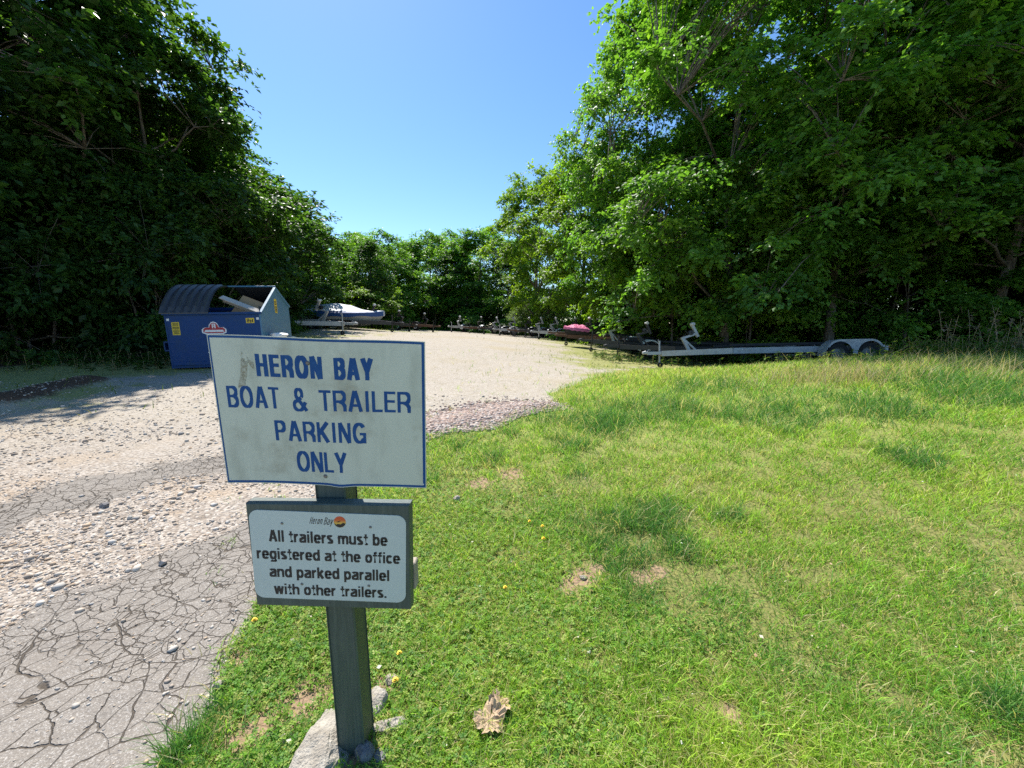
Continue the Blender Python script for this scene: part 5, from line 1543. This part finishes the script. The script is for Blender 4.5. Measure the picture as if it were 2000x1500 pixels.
# the woods on the left, in front of the sun
plant('dark_narrow', -10.4, 11.9, 9.3, 2.6, 'slim dark tree added close behind the dumpster to cast more shade')  # added to block the sun and widen the shade on the left gravel
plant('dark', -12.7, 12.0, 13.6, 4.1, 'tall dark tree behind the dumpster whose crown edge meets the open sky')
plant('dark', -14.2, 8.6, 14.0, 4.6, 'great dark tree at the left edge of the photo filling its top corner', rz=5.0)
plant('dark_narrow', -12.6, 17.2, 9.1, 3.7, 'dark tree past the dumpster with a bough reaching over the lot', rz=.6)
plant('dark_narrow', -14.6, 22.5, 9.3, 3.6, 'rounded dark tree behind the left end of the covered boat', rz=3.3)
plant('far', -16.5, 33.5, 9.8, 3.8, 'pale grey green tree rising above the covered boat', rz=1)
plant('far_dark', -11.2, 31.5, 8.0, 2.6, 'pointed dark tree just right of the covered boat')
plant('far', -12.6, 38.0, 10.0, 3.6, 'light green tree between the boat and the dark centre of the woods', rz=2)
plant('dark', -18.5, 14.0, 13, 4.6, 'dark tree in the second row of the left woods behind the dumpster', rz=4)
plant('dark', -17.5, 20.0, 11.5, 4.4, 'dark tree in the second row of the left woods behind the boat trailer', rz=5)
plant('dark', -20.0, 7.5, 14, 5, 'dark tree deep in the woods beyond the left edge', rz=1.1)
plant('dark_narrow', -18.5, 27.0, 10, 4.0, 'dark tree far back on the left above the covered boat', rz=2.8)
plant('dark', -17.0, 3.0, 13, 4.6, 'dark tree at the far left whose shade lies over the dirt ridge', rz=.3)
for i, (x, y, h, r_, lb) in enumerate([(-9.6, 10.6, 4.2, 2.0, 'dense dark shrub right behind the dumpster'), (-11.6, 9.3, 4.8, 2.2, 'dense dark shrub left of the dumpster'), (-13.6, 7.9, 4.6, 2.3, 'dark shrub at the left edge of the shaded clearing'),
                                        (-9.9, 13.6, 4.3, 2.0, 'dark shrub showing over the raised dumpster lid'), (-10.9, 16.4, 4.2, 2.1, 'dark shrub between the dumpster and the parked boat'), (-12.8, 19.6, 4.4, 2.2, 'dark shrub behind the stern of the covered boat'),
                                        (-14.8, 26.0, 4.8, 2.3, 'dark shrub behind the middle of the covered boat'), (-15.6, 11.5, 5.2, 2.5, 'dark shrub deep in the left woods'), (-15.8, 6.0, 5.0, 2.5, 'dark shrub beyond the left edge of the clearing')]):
    plant('shrub', x, y, float(hf(x, y)) + h, r_, lb, 'shrub', 'shrub')
plant('young', -10.8, 29.8, 5.6, 2.0, 'bright young tree lit by the sun behind the boat bow')
plant('young', -13.0, 31.0, 5.2, 2.0, 'bright low tree above the middle of the covered boat', rz=1)
# the far end of the lot
plant('far', -9.6, 46.0, 11.6, 4.6, 'round topped tree in the middle of the far treeline')
plant('far_dark', -6.2, 43.0, 9.5, 4.0, 'dark conical tree in the middle of the far treeline')
plant('far', -3.6, 44.0, 11.8, 4.7, 'broad green tree right of centre in the far treeline', rz=3)
plant('far', -9.5, 58.0, 14.5, 5.0, 'pale tree showing in the gap between two far crowns', rz=2)
plant('far_dark', -0.5, 41.0, 10.0, 3.8, 'dark tree low in the far treeline beside the bright oak', rz=2)
plant('far', -13.5, 47.0, 11.0, 4.0, 'small crowned tree left in the far treeline', rz=5)
plant('far', -17.0, 42.0, 11.0, 4.4, 'far tree behind the pale grey green one', rz=4)
plant('far', 3.5, 52.0, 13.5, 5.0, 'far tree behind the bright oak', rz=1)
# the woods on the right
plant('bright', 2.2, 33.5, 14.0, 3.9, 'bright yellow green oak stepping out from the right woods')
plant('bright', 5.2, 28.0, 13.5, 3.8, 'bright green tree between the oak and the great drooping tree', rz=2.5)
plant('tall', 7.1, 21.5, 16.6, 4.3, 'tall tree whose left edge stands against the open sky', rz=4.0)
plant('grand', 9.0, 16.6, 16.2, 6.0, 'great leafy tree with drooping boughs at the centre of the right woods', rz=0.2)
plant('tall', 11.6, 14.2, 14.6, 5.0, 'slender trunked tree with a lit foot behind the trailer fenders', rz=5.2)
plant('tall', 15.6, 12.6, 13.2, 5.2, 'dark trunked tree at the right side of the photo', rz=2.4)
plant('grand', 20.5, 10.5, 12.8, 6.2, 'great tree beyond the right edge with boughs hanging over the bank', rz=3.9)
plant('tall', 13.2, 19.5, 12.5, 5.2, 'tree deep in the right woods behind the slender trunk', rz=.9)
plant('tall', 18.0, 18.0, 11.5, 5.2, 'tree deep in the right woods behind the dark trunk', rz=3.1)
plant('dark', 10.5, 25.0, 12.5, 5.0, 'dark tree deep behind the great drooping tree', rz=1.5)
plant('dark', 24.0, 17.5, 11.0, 5.4, 'dark tree far back at the right edge', rz=2.2)
plant('dark', 17.0, 25.0, 11.5, 5.4, 'dark tree closing the right woods far behind', rz=4.2)
plant('dark', 28.0, 11.5, 11.0, 5.4, 'dark tree past the right edge of the bank', rz=.2)
for x, y, h, r_, v, lb in [(6.6, 20.8, 5.5, 2.3, 'young', 'bright young tree behind the pink tarp'), (7.3, 17.6, 6.0, 2.4, 'young', 'bright drooping young tree behind the black trailer'), (9.6, 15.6, 5.2, 2.1, 'young', 'low bright sapling behind the grey winch stand'),
                           (5.0, 24.5, 4.6, 2.2, 'sapling', 'leafy sapling left of the pink tarp'), (13.4, 13.2, 4.0, 1.9, 'sapling', 'dark sapling just right of the lit trunk'), (16.2, 11.6, 3.6, 2.0, 'sapling', 'leafy sapling over the weeds at the right end of the trailer'),
                           (18.6, 10.8, 3.8, 2.2, 'sapling', 'sapling at the right edge behind the dead stalks'), (11.8, 16.8, 4.5, 2.2, 'sapling', 'shaded sapling between the two right hand trunks'), (3.2, 35.2, 4.8, 2.3, 'young', 'young tree under the bright oak'), (15.0, 15.5, 5.0, 2.4, 'sapling', 'shaded sapling deep behind the dark trunk')]:
    plant(v, x, y, float(hf(x, y)) + h, r_, lb, 'sapling', 'sapling')
plant('grey_shrub', 3.3, 31.0, float(hf(3.3, 31.0)) + 2.9, 1.5, 'round grey green shrub behind the white fendered trailer', 'shrub', 'shrub')
plant('grey_shrub', 0.6, 33.5, float(hf(.6, 33.5)) + 2.4, 1.3, 'smaller grey green shrub left of the round one', 'shrub', 'shrub', rz=2)
plant('grey_shrub', 5.6, 28.0, float(hf(5.6, 28.0)) + 2.2, 1.4, 'grey green shrub nearest the pink tarp', 'shrub', 'shrub', rz=1)
for i, (x, y, h, r_) in enumerate([(14.5, 22.5, 5.5, 3.2), (19.0, 20.5, 5.5, 3.2), (23.0, 15.0, 5.0, 3.0), (11.0, 21.5, 5.0, 3.0), (21.0, 23.5, 6.0, 3.4), (26.0, 19.5, 6.0, 3.4), (8.0, 23.0, 5.0, 2.8), (25.0, 9.5, 5.0, 2.8), (27.5, 24.0, 7.5, 4.2), (33.0, 27.0, 8.0, 4.5), (31.0, 16.0, 7.0, 4.0)]):
    plant('shrub', x, y, float(hf(x, y)) + h, r_, 'one of the dark shrubs deep between the trunks of the right woods', 'shrub', 'shrub', group='dark shrubs deep in the right woods')

for i, (x, y, h, r_) in enumerate([(-15.5, 37.5, 4.5, 2.8), (-11.5, 41.5, 4.5, 2.8), (-8.0, 40.5, 4.0, 2.6), (-4.6, 40.0, 4.0, 2.6), (-1.5, 38.0, 4.0, 2.6), (1.5, 37.5, 4.0, 2.6), (-6.5, 47.0, 6.0, 3.5), (-13.0, 51.0, 6.0, 3.5), (0.0, 49.0, 6.0, 3.5)]):
    plant('sapling', x, y, float(hf(x, y)) + h, r_, 'one of the low leafy shrubs filling the foot of the far treeline', 'shrub', 'shrub', group='low shrubs at the foot of the far treeline')
